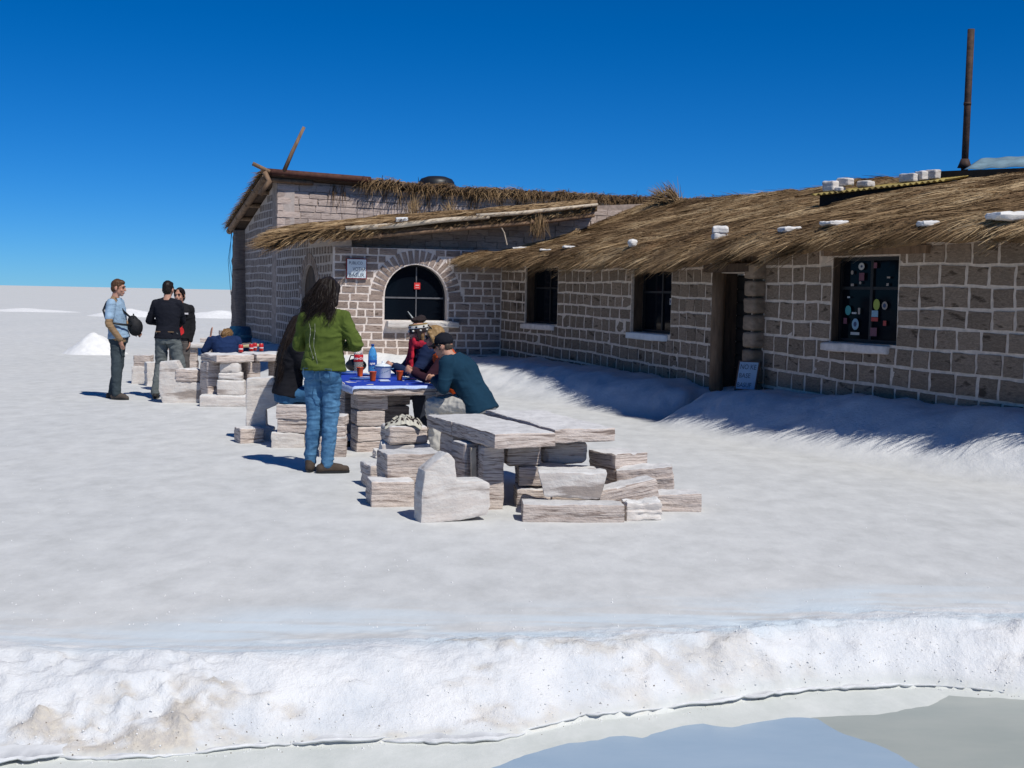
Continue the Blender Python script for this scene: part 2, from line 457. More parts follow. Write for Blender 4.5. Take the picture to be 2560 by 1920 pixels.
def ground_mat():
    m, nt, b = mat_new('salt_crust_ground')
    pos = N(nt, 'ShaderNodeNewGeometry').outputs['Position']
    A = lambda n: N(nt, 'ShaderNodeAttribute', attribute_name=n).outputs['Fac']
    n1 = N(nt, 'ShaderNodeTexNoise', {'Vector': vmul(nt, pos, (.35, .16, .3)), 'Scale': 1.0, 'Detail': 6.0, 'Roughness': .6})
    n2 = N(nt, 'ShaderNodeTexNoise', {'Vector': vmul(nt, pos, (4.0, 2.6, 4)), 'Scale': 1.0, 'Detail': 10.0, 'Roughness': .68})
    n3 = N(nt, 'ShaderNodeTexNoise', {'Vector': vmul(nt, pos, (26, 26, 26)), 'Scale': 1.0, 'Detail': 5.0, 'Roughness': .7})
    base = ramp(nt, n1.outputs[0], [(.30, (.465, .475, .465)), (.48, (.525, .53, .515)), (.66, (.58, .575, .55))])
    base = mixc(nt, .62, base, ramp(nt, n2.outputs[0], [(.30, (.44, .445, .435)), (.5, (.555, .56, .55)), (.70, (.665, .67, .655))]))
    wcol = ramp(nt, n2.outputs[0], [(.3, (.56, .585, .61)), (.60, (.725, .725, .72))])
    c = mixc(nt, A('white'), base, wcol)
    c = mixc(nt, A('brink_shade'), c, (.565, .64, .685))
    dcol = ramp(nt, n3.outputs[0], [(.36, (.30, .235, .17)), (.6, (.56, .50, .41))])
    dm = N(nt, 'ShaderNodeMath', {0: A('dirt'), 1: n3.outputs[0]}, operation='MULTIPLY')
    dm2 = N(nt, 'ShaderNodeMath', {0: dm.outputs[0], 1: 1.35}, operation='MULTIPLY', use_clamp=True)
    c = mixc(nt, dm2.outputs[0], c, dcol)
    lcol = ramp(nt, n2.outputs[0], [(.3, (.52, .545, .51)), (.65, (.64, .655, .62))])
    c = mixc(nt, A('low'), c, lcol)
    cm = N(nt, 'ShaderNodeMath', {0: A('crust'), 1: n3.outputs[0]}, operation='MULTIPLY')
    cm2 = N(nt, 'ShaderNodeMath', {0: cm.outputs[0], 1: 1.7}, operation='MULTIPLY', use_clamp=True)
    c = mixc(nt, cm2.outputs[0], c, (.10, .072, .048))
    nt.links.new(c, b.inputs['Base Color'])
    b.inputs['Roughness'].default_value = .85; b.inputs['Specular IOR Level'].default_value = .12
    sp_ = N(nt, 'ShaderNodeTexVoronoi', {'Vector': vmul(nt, pos, (1, 1, 1)), 'Scale': 14.0})
    c = mixc(nt, ramp(nt, sp_.outputs['Distance'], [(.035, (1, 1, 1)), (.06, (0, 0, 0))]), c, (.78, .79, .80)) if False else c
    hs = N(nt, 'ShaderNodeMath', {0: n2.outputs[0], 1: N(nt, 'ShaderNodeMath', {0: n3.outputs[0], 1: .75}, operation='MULTIPLY').outputs[0]}, operation='ADD')
    bn = N(nt, 'ShaderNodeBump', {'Strength': N(nt, 'ShaderNodeMath', {0: A('white'), 1: .56, 2: .16}, operation='MULTIPLY_ADD').outputs[0], 'Distance': .028, 'Height': hs.outputs[0]})
    nt.links.new(bn.outputs[0], b.inputs['Normal'])
    return m

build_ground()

# shallow standing water and damp silt on the low ground in front
def water_sheet(name, poly, z, mat, label, cat):
    P = [Vector((x, y, 0)) for x, y in poly]
    # ragged edge
    Q = []
    for a, b in zip(P, P[1:] + P[:1]):
        n = max(1, int((b - a).length / .03))
        for k in range(n):
            p = a.lerp(b, k / n)
            j = noise.noise(p * 5) * .03 + noise.noise(p * 17) * .012
            d = (b - a).normalized()
            Q.append(p + Vector((-d.y, d.x, 0)) * j)
    tri = geometry.tessellate_polygon([Q])
    me = mesh_py(name, [Vector((p.x, p.y, z)) for p in Q], [tuple(t) for t in tri], mat)
    o = link(name, me); tag(o, label, cat, kind='structure')
def wet(name, c, rough, c2):
    m, nt, b = mat_new(name)
    pos = N(nt, 'ShaderNodeNewGeometry').outputs['Position']
    nz = N(nt, 'ShaderNodeTexNoise', {'Vector': vmul(nt, pos, (2.0, 5.0, 1)), 'Scale': 1.0, 'Detail': 6.0, 'Roughness': .65})
    nt.links.new(ramp(nt, nz.outputs[0], [(.3, c2), (.7, c)]), b.inputs['Base Color'])
    b.inputs['Roughness'].default_value = rough
    b.inputs['Specular IOR Level'].default_value = .25
    bump(nt, b, nz.outputs[0], .12, .01)
    return m
water_sheet('shallow_water', [(-.02, 4.64), (.03, 4.71), (.26, 4.89), (.49, 4.99), (.56, 4.97), (.75, 5.12), (.84, 5.15), (.95, 5.13), (1.22, 5.25), (1.34, 5.24), (1.40, 5.13), (1.48, 4.97), (1.62, 4.73), (1.9, 4.2), (2.3, 3.0), (-.9, 3.0)],
            LOW + .020, wet('blue_shallow_water', (.345, .435, .515), .16, (.305, .40, .485)), 'thin sheet of bluish water on the low ground', 'water')
water_sheet('wet_silt', [(1.20, 5.22), (1.46, 5.30), (1.68, 5.35), (1.89, 5.48), (2.05, 5.62), (2.23, 5.60), (2.5, 5.56), (2.9, 5.52), (6, 5.4), (6, 3.0), (1.9, 3.0), (1.5, 4.2), (1.30, 4.9)],
            LOW + .012, wet('grey_green_silt', (.375, .395, .355), .35, (.31, .34, .31)), 'damp grey green silt beside the bluish water', 'ground')

# heaps of scraped salt far out on the flat
def heap(name, x, y, rx, ry, h, seed, label, group=None, top=True):
    nx = 48; ny = 16; V = []; F = []
    for j in range(ny + 1):
        r = j / ny
        for i in range(nx):
            a = 2 * math.pi * i / nx
            rr = r * (1 + .14 * noise.noise(Vector((math.cos(a) * 1.5, math.sin(a) * 1.5, seed))))
            px_, py_ = math.cos(a) * rr * rx, math.sin(a) * rr * ry
            z = h * max(0, (1 - r ** 1.25)) * (1 + .25 * noise.noise(Vector((px_ / rx * 2, py_ / ry * 2, seed + 5)))) + h * .10 * noise.noise(Vector((px_ * 6, py_ * 6, seed))) * (1 - r)
            V.append((px_, py_, z - .02))
    for j in range(ny):
        for i in range(nx):
            i2 = (i + 1) % nx
            F.append((j*nx+i, (j+1)*nx+i, (j+1)*nx+i2, j*nx+i2))
    o = link(name, mesh_py(name, V, F, MAT['white_salt'], True), None, T(x, y, 0))
    tag(o, label, 'salt heap', group)
heap('salt_heap', -10.15, 30.2, .80, .75, .52, 1, 'small white cone of heaped salt behind the man with the bag')
for k, (x, y, rx, h) in enumerate([(-21.6, 70, 2.6, .46), (-30.5, 78, 3.4, .22), (-16.9, 71, 2.7, .44)]):
    heap('salt_ridge', x, y, rx, 1.6, h, 10 + k, ['low white salt ridge far out, between the standing men', 'faint low salt ridge farthest out, at the left', 'low white salt ridge far out, beside the tall house corner'][k], 'low ridges of scraped salt on the flat')

# loose crumbs of salt and grit
def crumbs(name, n, pick, size, mat, label):
    P = np.array([pick() for _ in range(n)]); z = ground_h(P[:, 0], P[:, 1])
    base = np.array([(1, 0, -.45), (-.5, .87, -.45), (-.5, -.87, -.45), (.1, .05, .75), (-.3, .6, .3), (.5, -.5, .35)])
    tris = np.array([(0, 1, 4), (1, 2, 4), (2, 0, 5), (0, 4, 3), (4, 2, 3), (2, 5, 3), (5, 0, 3), (0, 2, 1)])
    a = NP.uniform(0, 6.28, n); s = NP.uniform(.35, 1.0, n) ** 2 * size
    c, si = np.cos(a)[:, None], np.sin(a)[:, None]
    V = np.stack([base[None, :, 0] * c - base[None, :, 1] * si, base[None, :, 0] * si + base[None, :, 1] * c, np.repeat(base[None, :, 2], n, 0) * NP.uniform(.5, 1, (n, 1))], -1) * s[:, None, None]
    V += np.stack([P[:, 0], P[:, 1], z + s * .2], -1)[:, None, :]
    Q = (np.arange(n)[:, None, None] * 6 + tris[None]).reshape(-1, 3)
    o = link(name, mesh_np(name, V.reshape(-1, 3), Q, mat)); tag(o, label, kind='stuff'); return o
def on_bank():
    x = rnd.uniform(-3.2, 3.6); yf = float(np.interp(x, FX, FOOT)); return (x, yf + abs(rnd.gauss(0, .16)) - .05)
crumbs('salt_crumbs', 1300, on_bank, .0075, MAT['white_salt'], 'crumbs of salt along the foot of the bank')
crumbs('grit', 260, lambda: ((lambda x: (x, float(np.interp(x, FX, FOOT)) + rnd.gauss(.03, .06)))(rnd.uniform(-3.2, 3.2))), .005, plain('brown_grit', (.16, .12, .085), .9), 'brown grit along the foot of the bank')
def on_flat():
    y = 5.9 + 15 * rnd.random() ** 2; return (rnd.uniform(-.5, .5) * y, y)
crumbs('salt_crumbs', 1100, on_flat, .008, MAT['white_salt'], 'scattered crumbs of salt on the flat')

# thin broken plates of crust jutting out over the foot of the bank
def crust_plates():
    V = []; F = []; x = -3.4
    while x < 3.6:
        L = rnd.uniform(.3, 1.1); n = max(4, int(L / .025)); top = []; sgn = 0
        lift = rnd.uniform(.014, .026); out = rnd.uniform(.01, .08); th = rnd.uniform(.007, .013)
        if rnd.random() < .92:
            b = len(V)
            for i in range(n + 1):
                xx = x + L * i / n; yf = float(np.interp(xx, FX, FOOT)) + .045 * float(fbm(xx * 2.6, 4.5, 0, 4))
                e = max(0.0, math.sin(math.pi * i / n)) ** .5
                yo = yf - out * e * (1 + .6 * noise.noise(Vector((xx * 9, 1, 1)))) - .012 * noise.noise(Vector((xx * 40, 2, 2))) - .03 * e * noise.noise(Vector((xx * 19, 3, 7)))
                z = LOW + lift * (.55 + .45 * e) + .008 * noise.noise(Vector((xx * 6, 5, 5)))
                yi = yf + .075; zi = min(max(z + .006, ground_z(xx, yi) - .006), z + .022)
                V.extend([(xx, yo, z), (xx, yo + .006, z - th), (xx, yf + .05, z + .012), (xx, yi, zi), (xx, yi, zi - .03), (xx, yf + .04, z - th)])
            for i in range(n):
                for k in range(6):
                    k2 = (k + 1) % 6; a = b + i * 6
                    F.append((a + k, a + k2, a + 6 + k2, a + 6 + k))
            F.append(tuple(b + k for k in range(5, -1, -1))); F.append(tuple(b + n * 6 + k for k in range(6)))
        x += L * rnd.uniform(.78, 1.0)
    me = mesh_py('salt_crust', V, F, plain('bluish_salt_crust', (.62, .63, .635), .9, .14, 9, .5), True)
    bm = bmesh.new(); bm.from_mesh(me); bmesh.ops.recalc_face_normals(bm, faces=bm.faces); bm.to_mesh(me); bm.free()
    tag(link('salt_crust', me), 'thin broken plates of salt crust along the foot of the bank', kind='structure')
crust_plates()
# ------------------------------------------------------------------ salt blocks
def unit_block(seed, rough=.05, bev=.025, nx=4, nz=4, back=.5):
    """rough faced unit block, front towards -Y"""
    V = []; F = []
    for j in range(nz):
        for i in range(nx):
            u, w = i / (nx - 1) - .5, j / (nz - 1) - .5
            edge = i in (0, nx-1) or j in (0, nz-1)
            k = noise.noise(Vector((u * 3 + seed * 7.7, w * 3, seed * 3.1)))
            y = -.5 + (bev if edge else 0) + rough * .5 * k
            jx = .05 * noise.noise(Vector((seed * 5.3, j * 1.7, i * 3.9))); jz = .05 * noise.noise(Vector((i * 2.3, seed * 4.1, j * 1.1)))
            V.append((u * (.985 if edge else 1) + jx, y, w * (.985 if edge else 1) + jz))
    for j in range(nz - 1):
        for i in range(nx - 1):
            a = j * nx + i; F.append((a, a + 1, a + nx + 1, a + nx))
    ring = [i for i in range(nx)] + [j * nx + nx - 1 for j in range(1, nz)] + [(nz-1) * nx + i for i in range(nx - 2, -1, -1)] + [j * nx for j in range(nz - 2, 0, -1)]
    n0 = len(V)
    for i in ring:
        x, y, z = V[i]; V.append((x * 1.01, back, z * 1.01))
    m = len(ring)
    for k in range(m):
        a, b = ring[k], ring[(k + 1) % m]
        F.append((a, n0 + k, n0 + (k + 1) % m, b))
    return V, F
BLOCK_V = [unit_block(k) for k in range(10)]
FINE_V = [unit_block(k + 40, .07, .03, 4, 4) for k in range(8)]

def rock(sx, sy, sz, r, amp, seed, n=9, freq=4.0, taper=None):
    """rough dressed stone centred on its base"""
    V = []; idx = {}; F = []
    half = (sx / 2, sy / 2, sz / 2)
    def vid(p):
        k = tuple(round(c, 4) for c in p)
        if k in idx: return idx[k]
        P = Vector((p[0] * half[0], p[1] * half[1], p[2] * half[2]))
        q = Vector([max(-(h - r), min(h - r, c)) for h, c in zip(half, P)])
        d = P - q
        if d.length > 1e-9: P = q + d.normalized() * r
        nv = noise.noise(P * freq + Vector((seed * 3.3, seed * 1.7, seed))) + .5 * noise.noise(P * freq * 2.7 + Vector((seed, 0, 0))) + .45 * noise.noise(P * freq * 7 + Vector((0, seed, 0)))
        chip = max(0, noise.noise(P * 11 + Vector((seed, seed, 0))) - .28) * (2.4 if d.length > r * 1.05 else 0)
        nv -= chip
        # beds weather back in lines
        bed = noise.noise(Vector((P.x * 1.5, P.y * 1.5, P.z * 38 + seed * 9)))
        out = Vector((P.x / half[0] ** 2, P.y / half[1] ** 2, P.z / half[2] ** 2)).normalized() if P.length else Vector((0, 0, 1))
        side = 1 - abs(out.z)
        P = P + out * amp * nv + Vector((out.x, out.y, 0)) * amp * .7 * bed * side
        if taper:
            f = 1 + taper * P.z / half[2]; P = Vector((P.x * f, P.y, P.z))
        P.z += half[2]
        V.append(P); idx[k] = len(V) - 1
        return idx[k]
    g = [-1 + 2 * i / n for i in range(n + 1)]
    for ax in range(3):
        for sgn in (-1, 1):
            for i in range(n):
                for j in range(n):
                    c = []
                    for (a, b) in ((i, j), (i+1, j), (i+1, j+1), (i, j+1)):
                        p = [0, 0, 0]; p[ax] = sgn; p[(ax+1) % 3] = g[a]; p[(ax+2) % 3] = g[b]; c.append(vid(p))
                    F.append(tuple(c) if sgn > 0 else tuple(reversed(c)))
    return V, F
def stone(name, x, y, z, w, d, h, rot=0, mat='slab', seed=None, r=None, amp=.012, parent=None, tilt=(0, 0), n=9, taper=None, label=None, cat=None, group=None):
    seed = seed if seed is not None else rnd.random() * 50
    r = r if r is not None else min(w, d, h) * .16
    V, F = rock(w, d, h, r, amp, seed, n, taper=taper)
    M = T(x, y, z) @ RZ(rot) @ RY(tilt[0]) @ RX(tilt[1])
    me_ = mesh_py(name, V, F, MAT[mat], True); me_.set_sharp_from_angle(angle=R(26))
    o = link(name, me_, parent, M)
    if label: tag(o, label, cat, group)
    return o

class Joined:
    """many small blocks in one mesh"""
    def __init__(s): s.V = []; s.F = []
    def add(s, shape, M):
        n = len(s.V); s.V += [M @ Vector(v) for v in shape[0]]; s.F += [tuple(i + n for i in f) for f in shape[1]]
def lay(rows, s0, s1, wfun, holes, mort, rng, stagger=True):
    """rows: list of (z0,z1); holes: (a,b,z0,z1) in wall coordinates; gives (s0,s1,z0,z1)"""
    out = []
    for ri, (z0, z1) in enumerate(rows):
        cuts = []
        for (a, b, h0, h1) in holes:
            ov = min(z1, h1) - max(z0, h0)
            if ov > .35 * (z1 - z0): cuts.append((a, b))
        cuts.sort(); iv = []; c = s0
        for a, b in cuts:
            if a > c: iv.append((c, min(a, s1)))
            c = max(c, b)
        if c < s1: iv.append((c, s1))
        for a, b in iv:
            s = a; first = True
            while s < b - .03:
                w = wfun(rng)
                if first and stagger and ri % 2: w *= .55
                first = False
                e = s + w
                if b - e < .09: e = b
                e = min(e, b)
                zz0, zz1 = z0, z1
                for (ha, hb, h0, h1) in holes:
                    if s < hb - .02 and e > ha + .02 and zz0 < h1 and zz1 > h0:
                        if h0 - zz0 > zz1 - h1: zz1 = min(zz1, h0)
                        else: zz0 = max(zz0, h1)
                if zz1 - zz0 > .05 and e - s > .05: out.append((s + mort / 2, e - mort / 2, zz0 + mort / 2, zz1 - mort / 2))
                s = e
    return out

# ------------------------------------------------------------------ straw
def straw_mesh(name, base, direc, normal, length, width, droop, tint, mat):
    """base,direc,normal (n,3); bent ribbons with three stations"""
    n = len(base)
    side = np.cross(direc, normal); side /= np.linalg.norm(side, axis=1, keepdims=True) + 1e-9
    roll = NP.normal(0, .5, (n, 1))
    side = side * np.cos(roll) + normal * np.sin(roll)
    V = np.zeros((n, 6, 3), np.float32)
    for k, f in enumerate((0.0, .55, 1.0)):
        c = base + direc * (length * f)[:, None]
        c[:, 2] -= droop * (f * f) * length
        w = width * (1.0, .9, .25)[k] * .5
        V[:, 2*k] = c - side * w[:, None]; V[:, 2*k+1] = c + side * w[:, None]
    i = np.arange(n)[:, None] * 6
    Q = np.concatenate([i + np.array([[0, 1, 3, 2]]), i + np.array([[2, 3, 5, 4]])], 0)
    return mesh_np(name, V.reshape(-1, 3), Q, mat, False, {'tint': np.repeat(tint, 6)})

# ------------------------------------------------------------------ the long lodge with its thatched roof
lodge = empty('salt_lodge', 'long low thatched lodge of brown salt blocks with three windows and a door', 'building', T(2.85, 17.3, 0))
WIN = [(.95, 2.21, 1.10, 2.15), (4.87, 6.31, 1.07, 2.08), (10.39, 11.50, 1.14, 2.15)]
DOOR = (7.81, 8.72, -.5, 1.98)
HOLES = WIN + [DOOR]
WTOP = 2.32
def wpt(s, off, z):
    p, t, n = wall_xy(s); q = p + n * off; return Vector((q.x, q.y, z))
def lodge_core():
    ss = sorted(set([round(x, 4) for x in np.arange(0, WLEN, .3)] + [round(x, 4) for h in HOLES for x in h[:2]] + [WLEN]))
    zs = sorted(set([-.5, WTOP] + [z for h in HOLES for z in h[2:]] + [.4, .8]))
    inside = lambda s, z: any(a < s < b and c < z < d for a, b, c, d in HOLES)
    V = []; F = []; cache = {}
    def v(i, j, k):
        key = (i, j, k)
        if key not in cache:
            V.append(wpt(ss[i], -.42 * k + (.012 * noise.noise(Vector((ss[i] * 3, zs[j] * 3, 0))) if k == 0 else 0), zs[j])); cache[key] = len(V) - 1
        return cache[key]
    ni, nj = len(ss) - 1, len(zs) - 1
    full = [[not inside((ss[i] + ss[i+1]) / 2, (zs[j] + zs[j+1]) / 2) for j in range(nj)] for i in range(ni)]
    for i in range(ni):
        for j in range(nj):
            if not full[i][j]: continue
            F.append((v(i,j,0), v(i+1,j,0), v(i+1,j+1,0), v(i,j+1,0)))
            F.append((v(i,j,1), v(i,j+1,1), v(i+1,j+1,1), v(i+1,j,1)))
            for di, dj, e in ((-1,0,((0,0),(0,1))), (1,0,((1,1),(1,0))), (0,-1,((1,0),(0,0))), (0,1,((0,1),(1,1)))):
                a, b = i + di, j + dj
                if not (0 <= a < ni and 0 <= b < nj) or not full[a][b]:
                    (p, q), (r_, s_) = e
                    F.append((v(i+p,j+q,0), v(i+r_,j+s_,0), v(i+r_,j+s_,1), v(i+p,j+q,1)))
    return link('wall', mesh_py('wall', V, F, MAT['mortar']), lodge)
lodge_wall = lodge_core()

rb = random.Random(21)
def lodge_blocks():
    # courses follow the wall; they are taller towards the near end
    nrow = 12
    lay_rows = [(r, r + 1) for r in range(nrow)]
    res = []
    rh = lambda s: .190 + .0034 * s
    zof = lambda s, r: 2.27 - (nrow - r) * rh(s) + .030 * noise.noise(Vector((s * .55, r * 1.9, 3))) + .016 * noise.noise(Vector((s * 1.7, r * 2.9, 8)))
    for r in range(nrow):
        # openings met by this course, part by part
        s = 0.0
        if r % 2: s = -.14
        while s < WLEN - .05:
            w = rb.uniform(.235, .345) * (1.0 if s > 3 else .92)
            e = s + w
            for (a, b, h0, h1) in HOLES:      # stop at openings
                zc = (zof((a + b) / 2, r) + zof((a + b) / 2, r + 1)) / 2
                if h0 < zc < h1:
                    if s < a < e + .07: e = a
                    if a - 1e-6 <= s < b: s = b; e = min(b + w, WLEN)
            if s >= WLEN: break
            e = min(e, WLEN)
            m = (s + e) / 2
            z0, z1 = zof(m, r) + .016, zof(m, r + 1) - .016
            bs_, be_ = s, e
            for (a, b, h0, h1) in HOLES:
                if s < b - .02 and e > a + .02 and z0 < h1 and z1 > h0:
                    if h0 - z0 > z1 - h1: z1 = h0 - .012
                    else: z0 = h1 + .012
                    if z1 - z0 < .09:          # keep only what lies beside the opening
                        z0, z1 = zof(m, r) + .016, zof(m, r + 1) - .016
                        if a - s > e - b: be_ = min(be_, a)
                        else: bs_ = max(bs_, b)
            if z1 > .05 and z1 - z0 > .05 and be_ - bs_ > .06:
                slope = (zof(e, r) - zof(s, r)) / (e - s)
                res.append((max(bs_, 0) + .016, be_ - .016, z0, z1, slope))
            s = e
    return res
LB = lodge_blocks()
block_meshes = []
for k, (V_, F_) in enumerate(BLOCK_V): block_meshes.append(mesh_py('salt_block', V_, F_, MAT['block']))
LB.sort(key=lambda b: -(b[0] + b[1]))
jn = Joined()
count = 0
for (a, b, z0, z1, slope) in LB:
    m = (a + b) / 2
    p, t, n = wall_xy(m)
    ang = math.atan2(t.y, t.x)
    dep = .14
    off = .009 + rb.uniform(-.003, .006)
    c = p + n * (off - dep / 2)
    M = T(c.x, c.y, (z0 + z1) / 2) @ RZ(ang) @ RY(-math.atan(slope) + rb.uniform(-.035, .035)) @ Matrix.Diagonal((b - a, dep, z1 - z0, 1))
    k = rb.randrange(len(block_meshes))
    z_g = ground_z(p.x + n.x * .05, p.y + n.y * .05)
    if z1 < z_g: continue
    if count < 300:
        link('salt_block', block_meshes[k], lodge, M); count += 1
    else: jn.add(BLOCK_V[k], M)
link('block_work', mesh_py('block_work', jn.V, jn.F, MAT['block']), lodge, kind='stuff')

# windows, door, sills
def wframe(s, off, z):
    p, t, n = wall_xy(s); q = p + n * off
    return T(q.x, q.y, z) @ RZ(math.atan2(t.y, t.x))
STICK = {k: paint('sticker_' + k, c) for k, c in dict(white=(.42,.42,.42), teal=(.05,.26,.27), blue=(.20,.33,.43), green=(.27,.32,.05), red=(.34,.04,.035), pink=(.14,.045,.07), cream=(.30,.25,.22), navy=(.03,.05,.12)).items()}
def lodge_window(k, a, b, z0, z1, inset):
    m = (a + b) / 2; w = b - a; h = z1 - z0
    M = wframe(m, -inset, z0)
    fr = MB()
    t = .045
    x0, x1 = -w / 2 + .005, w / 2 - .005
    fr.box(x0, -.02, .004, x0 + t, .03, h - .004, M).box(x1 - t, -.02, .004, x1, .03, h - .004, M)
    fr.box(x0 + t, -.02, .004, x1 - t, .03, t, M).box(x0 + t, -.02, h - t, x1 - t, .03, h - .004, M)
    fr.box(-.022, -.017, t, .022, .027, h - t, M)
    fr.box(x0 + t, -.014, h * .62, -.022, .024, h * .62 + .035, M).box(.022, -.014, h * .62, x1 - t, .024, h * .62 + .035, M)
    f = fr.build('window', MAT['iron'], lodge)
    pn = MB().box(x0 + .01, .005, .01, x1 - .01, .012, h - .01, M).build('pane', MAT['glass'], f)
    # bleached sill slab under the opening
    V_, F_ = rock(w * 1.02, .24, .11, .025, .008, 5 + k * 3, 8)
    sl_ = link('sill', mesh_py('sill', V_, F_, MAT['white_salt'] if k == 1 else MAT['mortar_pale'], True), f, wframe(m - .10, -.06, z0 - .115))
    # timber-lined reveal on the far side
    MB().box(-w/2 + .002, -inset + .02, 0.002, -w/2 + .022, -.03, h - .002, M @ T(0, 0, 0)).build('reveal_board', MAT['wood_dark'], f) if inset > .08 else None
    return f, M, w, h
wins = []
for k, (a, b, z0, z1) in enumerate(WIN): wins.append(lodge_window(k, a, b, z0, z1, .20 if k < 2 else .14))
def sticker(f, M, x, z, w, h, col, shape='round', y=-.024, label=None):
    mb = MB()
    if shape == 'round':
        seg = 18; V = []
        for yy in (y, y + .003):
            for i in range(seg): V.append(M @ Vector((x + w / 2 * math.cos(2*math.pi*i/seg), yy, z + h / 2 * math.sin(2*math.pi*i/seg))))
        F = [tuple(range(seg)), tuple(range(2*seg-1, seg-1, -1))] + [(i, i + seg, (i+1) % seg + seg, (i+1) % seg) for i in range(seg)]
        mb.add(V, F)
    else: mb.box(x - w/2, y, z - h/2, x + w/2, y + .003, z + h/2, M)
    return mb.build('sticker', STICK[col], f, label=label)
f3, M3, w3, h3 = wins[2]
def st(u, v, w, h, c, s='round', dy=0.0):       # u,v measured on the glass from its left top
    sticker(f3, M3, -w3/2 + u * w3, h3 * (1 - v), w, h, c, s, y=-.0035 - .02 - dy)
for u, v, w, h, c, s in [(.34,.11,.10,.085,'white','round'), (.55,.10,.055,.065,'pink','box'), (.20,.18,.04,.05,'cream','round'), (.35,.23,.085,.09,'pink','box'), (.33,.30,.035,.035,'cream','round'),
        (.21,.325,.05,.03,'cream','box'), (.75,.24,.05,.02,'cream','box'), (.74,.32,.035,.03,'cream','box'), (.16,.47,.045,.02,'white','box'), (.16,.625,.10,.115,'teal','round'), (.33,.63,.035,.075,'cream','box'),
        (.255,.655,.08,.022,'white','box'), (.59,.55,.105,.13,'green','round'), (.71,.56,.09,.095,'cream','round'), (.57,.655,.105,.075,'blue','box'), (.57,.72,.11,.045,'red','box'), (.12,.75,.06,.07,'pink','box'),
        (.28,.785,.115,.135,'blue','round'), (.72,.76,.05,.06,'red','box'), (.56,.865,.11,.10,'pink','box'), (.28,.895,.15,.032,'white','box'), (.95,.53,.05,.065,'white','round'), (.95,.66,.06,.03,'white','box')]:
    st(u, v, w, h, c, s)
for u, v, w, h, c, s in [(.71,.56,.045,.05,'navy','round'), (.28,.785,.05,.06,'navy','round'), (.345,.11,.035,.03,'navy','round')]: st(u, v, w, h, c, s, .004)
sticker(wins[1][0], wins[1][1], wins[1][2] * .22, .50, .09, .10, 'white', 'box')
sticker(wins[1][0], wins[1][1], wins[1][2] * .22, .50, .04, .045, 'navy', 'round', y=-.030)
# door
dm = (DOOR[0] + DOOR[1]) / 2; dw_ = DOOR[1] - DOOR[0]; MD = wframe(dm, -.30, .30)
MB().box(-dw_/2 + .003, -.27, 0, -dw_/2 + .03, .006, 1.68, MD).build('reveal_board', MAT['wood_dark'], lodge)
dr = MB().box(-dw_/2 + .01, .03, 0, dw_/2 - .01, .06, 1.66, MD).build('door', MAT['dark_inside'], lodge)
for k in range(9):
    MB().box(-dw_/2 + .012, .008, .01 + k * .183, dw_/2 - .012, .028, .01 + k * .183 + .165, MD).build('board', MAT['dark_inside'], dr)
MB().box(dw_/2 - .14, -.02, .78, dw_/2 - .11, .006, .92, MD).build('handle', MAT['iron'], dr)
pm = MB()
pm.tube([wpt(DOOR[0] + .02, -.02, .2), wpt(DOOR[0] + .0, -.02, 1.1), wpt(DOOR[0] + .02, -.02, 2.05)], [.105, .095, .10], 10)
pm.build('door_post', MAT['wood'], lodge, True)
MB().box(-dw_/2 - .1, -.22, 1.69, dw_/2 + .15, .06, 1.80, wframe(dm, -.05, .30)).build('lintel', MAT['wood_dark'], lodge)
MB().box(-.75, -.05, 0, .9, .10, .09, wframe((WIN[2][0] + WIN[2][1]) / 2 + .1, 0, 2.165)).build('lintel', MAT['wood'], lodge)
# squared pier that ends the wall beside the door
for k in range(8):
    V_, F_ = rock(.26, .22, .205, .03, .010, 60 + k, 5)
    p_ = wframe(DOOR[1] + .17, .06, .32 + k * .225)
    link('salt_block', mesh_py('salt_block', V_, F_, MAT['block'], True), lodge, p_ @ RZ(rb.uniform(-.05, .05)))

# thatched roof
RS = [-1.2, 0, 2, 4, 6.5, 8, 9, 11, 13, 17]
EAVE_Z = [2.40, 2.40, 2.37, 2.32, 2.28, 2.22, 2.33, 2.42, 2.45, 2.45]
EAVE_O = [1.0, .95, .82, .78, .78, .78, .74, .78, .82, .82]
RIDGE_Z = [3.60, 3.60, 3.56, 3.54, 3.54, 3.48, 3.43, 3.35, 3.29, 3.27]
RW = 3.35
def roof_pt(s, t, lift=0.0):
    p, tn, n = wall_xy(s)
    o = float(np.interp(s, RS, EAVE_O)); ze = float(np.interp(s, RS, EAVE_Z)); zr = float(np.interp(s, RS, RIDGE_Z))
    d = o + (-RW - o) * t
    q = p + n * d
    kx = max(0, 1 - max(0, s) / 4.5)
    prof = (t * .82 + .18 * math.sin(t * math.pi / 2)) * (1 - kx) + kx * max(0, t) ** 1.75 if t > 0 else t
    z = ze + (zr - ze) * prof if t <= 1 else zr - (t - 1) * 1.0
    z += .055 * noise.noise(Vector((s * .9, t * 3.2, 1))) + .046 * noise.noise(Vector((s * 2.6, t * 9, 4))) + .014 * noise.noise(Vector((s * 7, t * 22, 7)))
    if t < .05: z -= (.05 - t) * 1.4
    return Vector((q.x, q.y, z + lift))
S0, S1 = 0.0, WLEN + .6
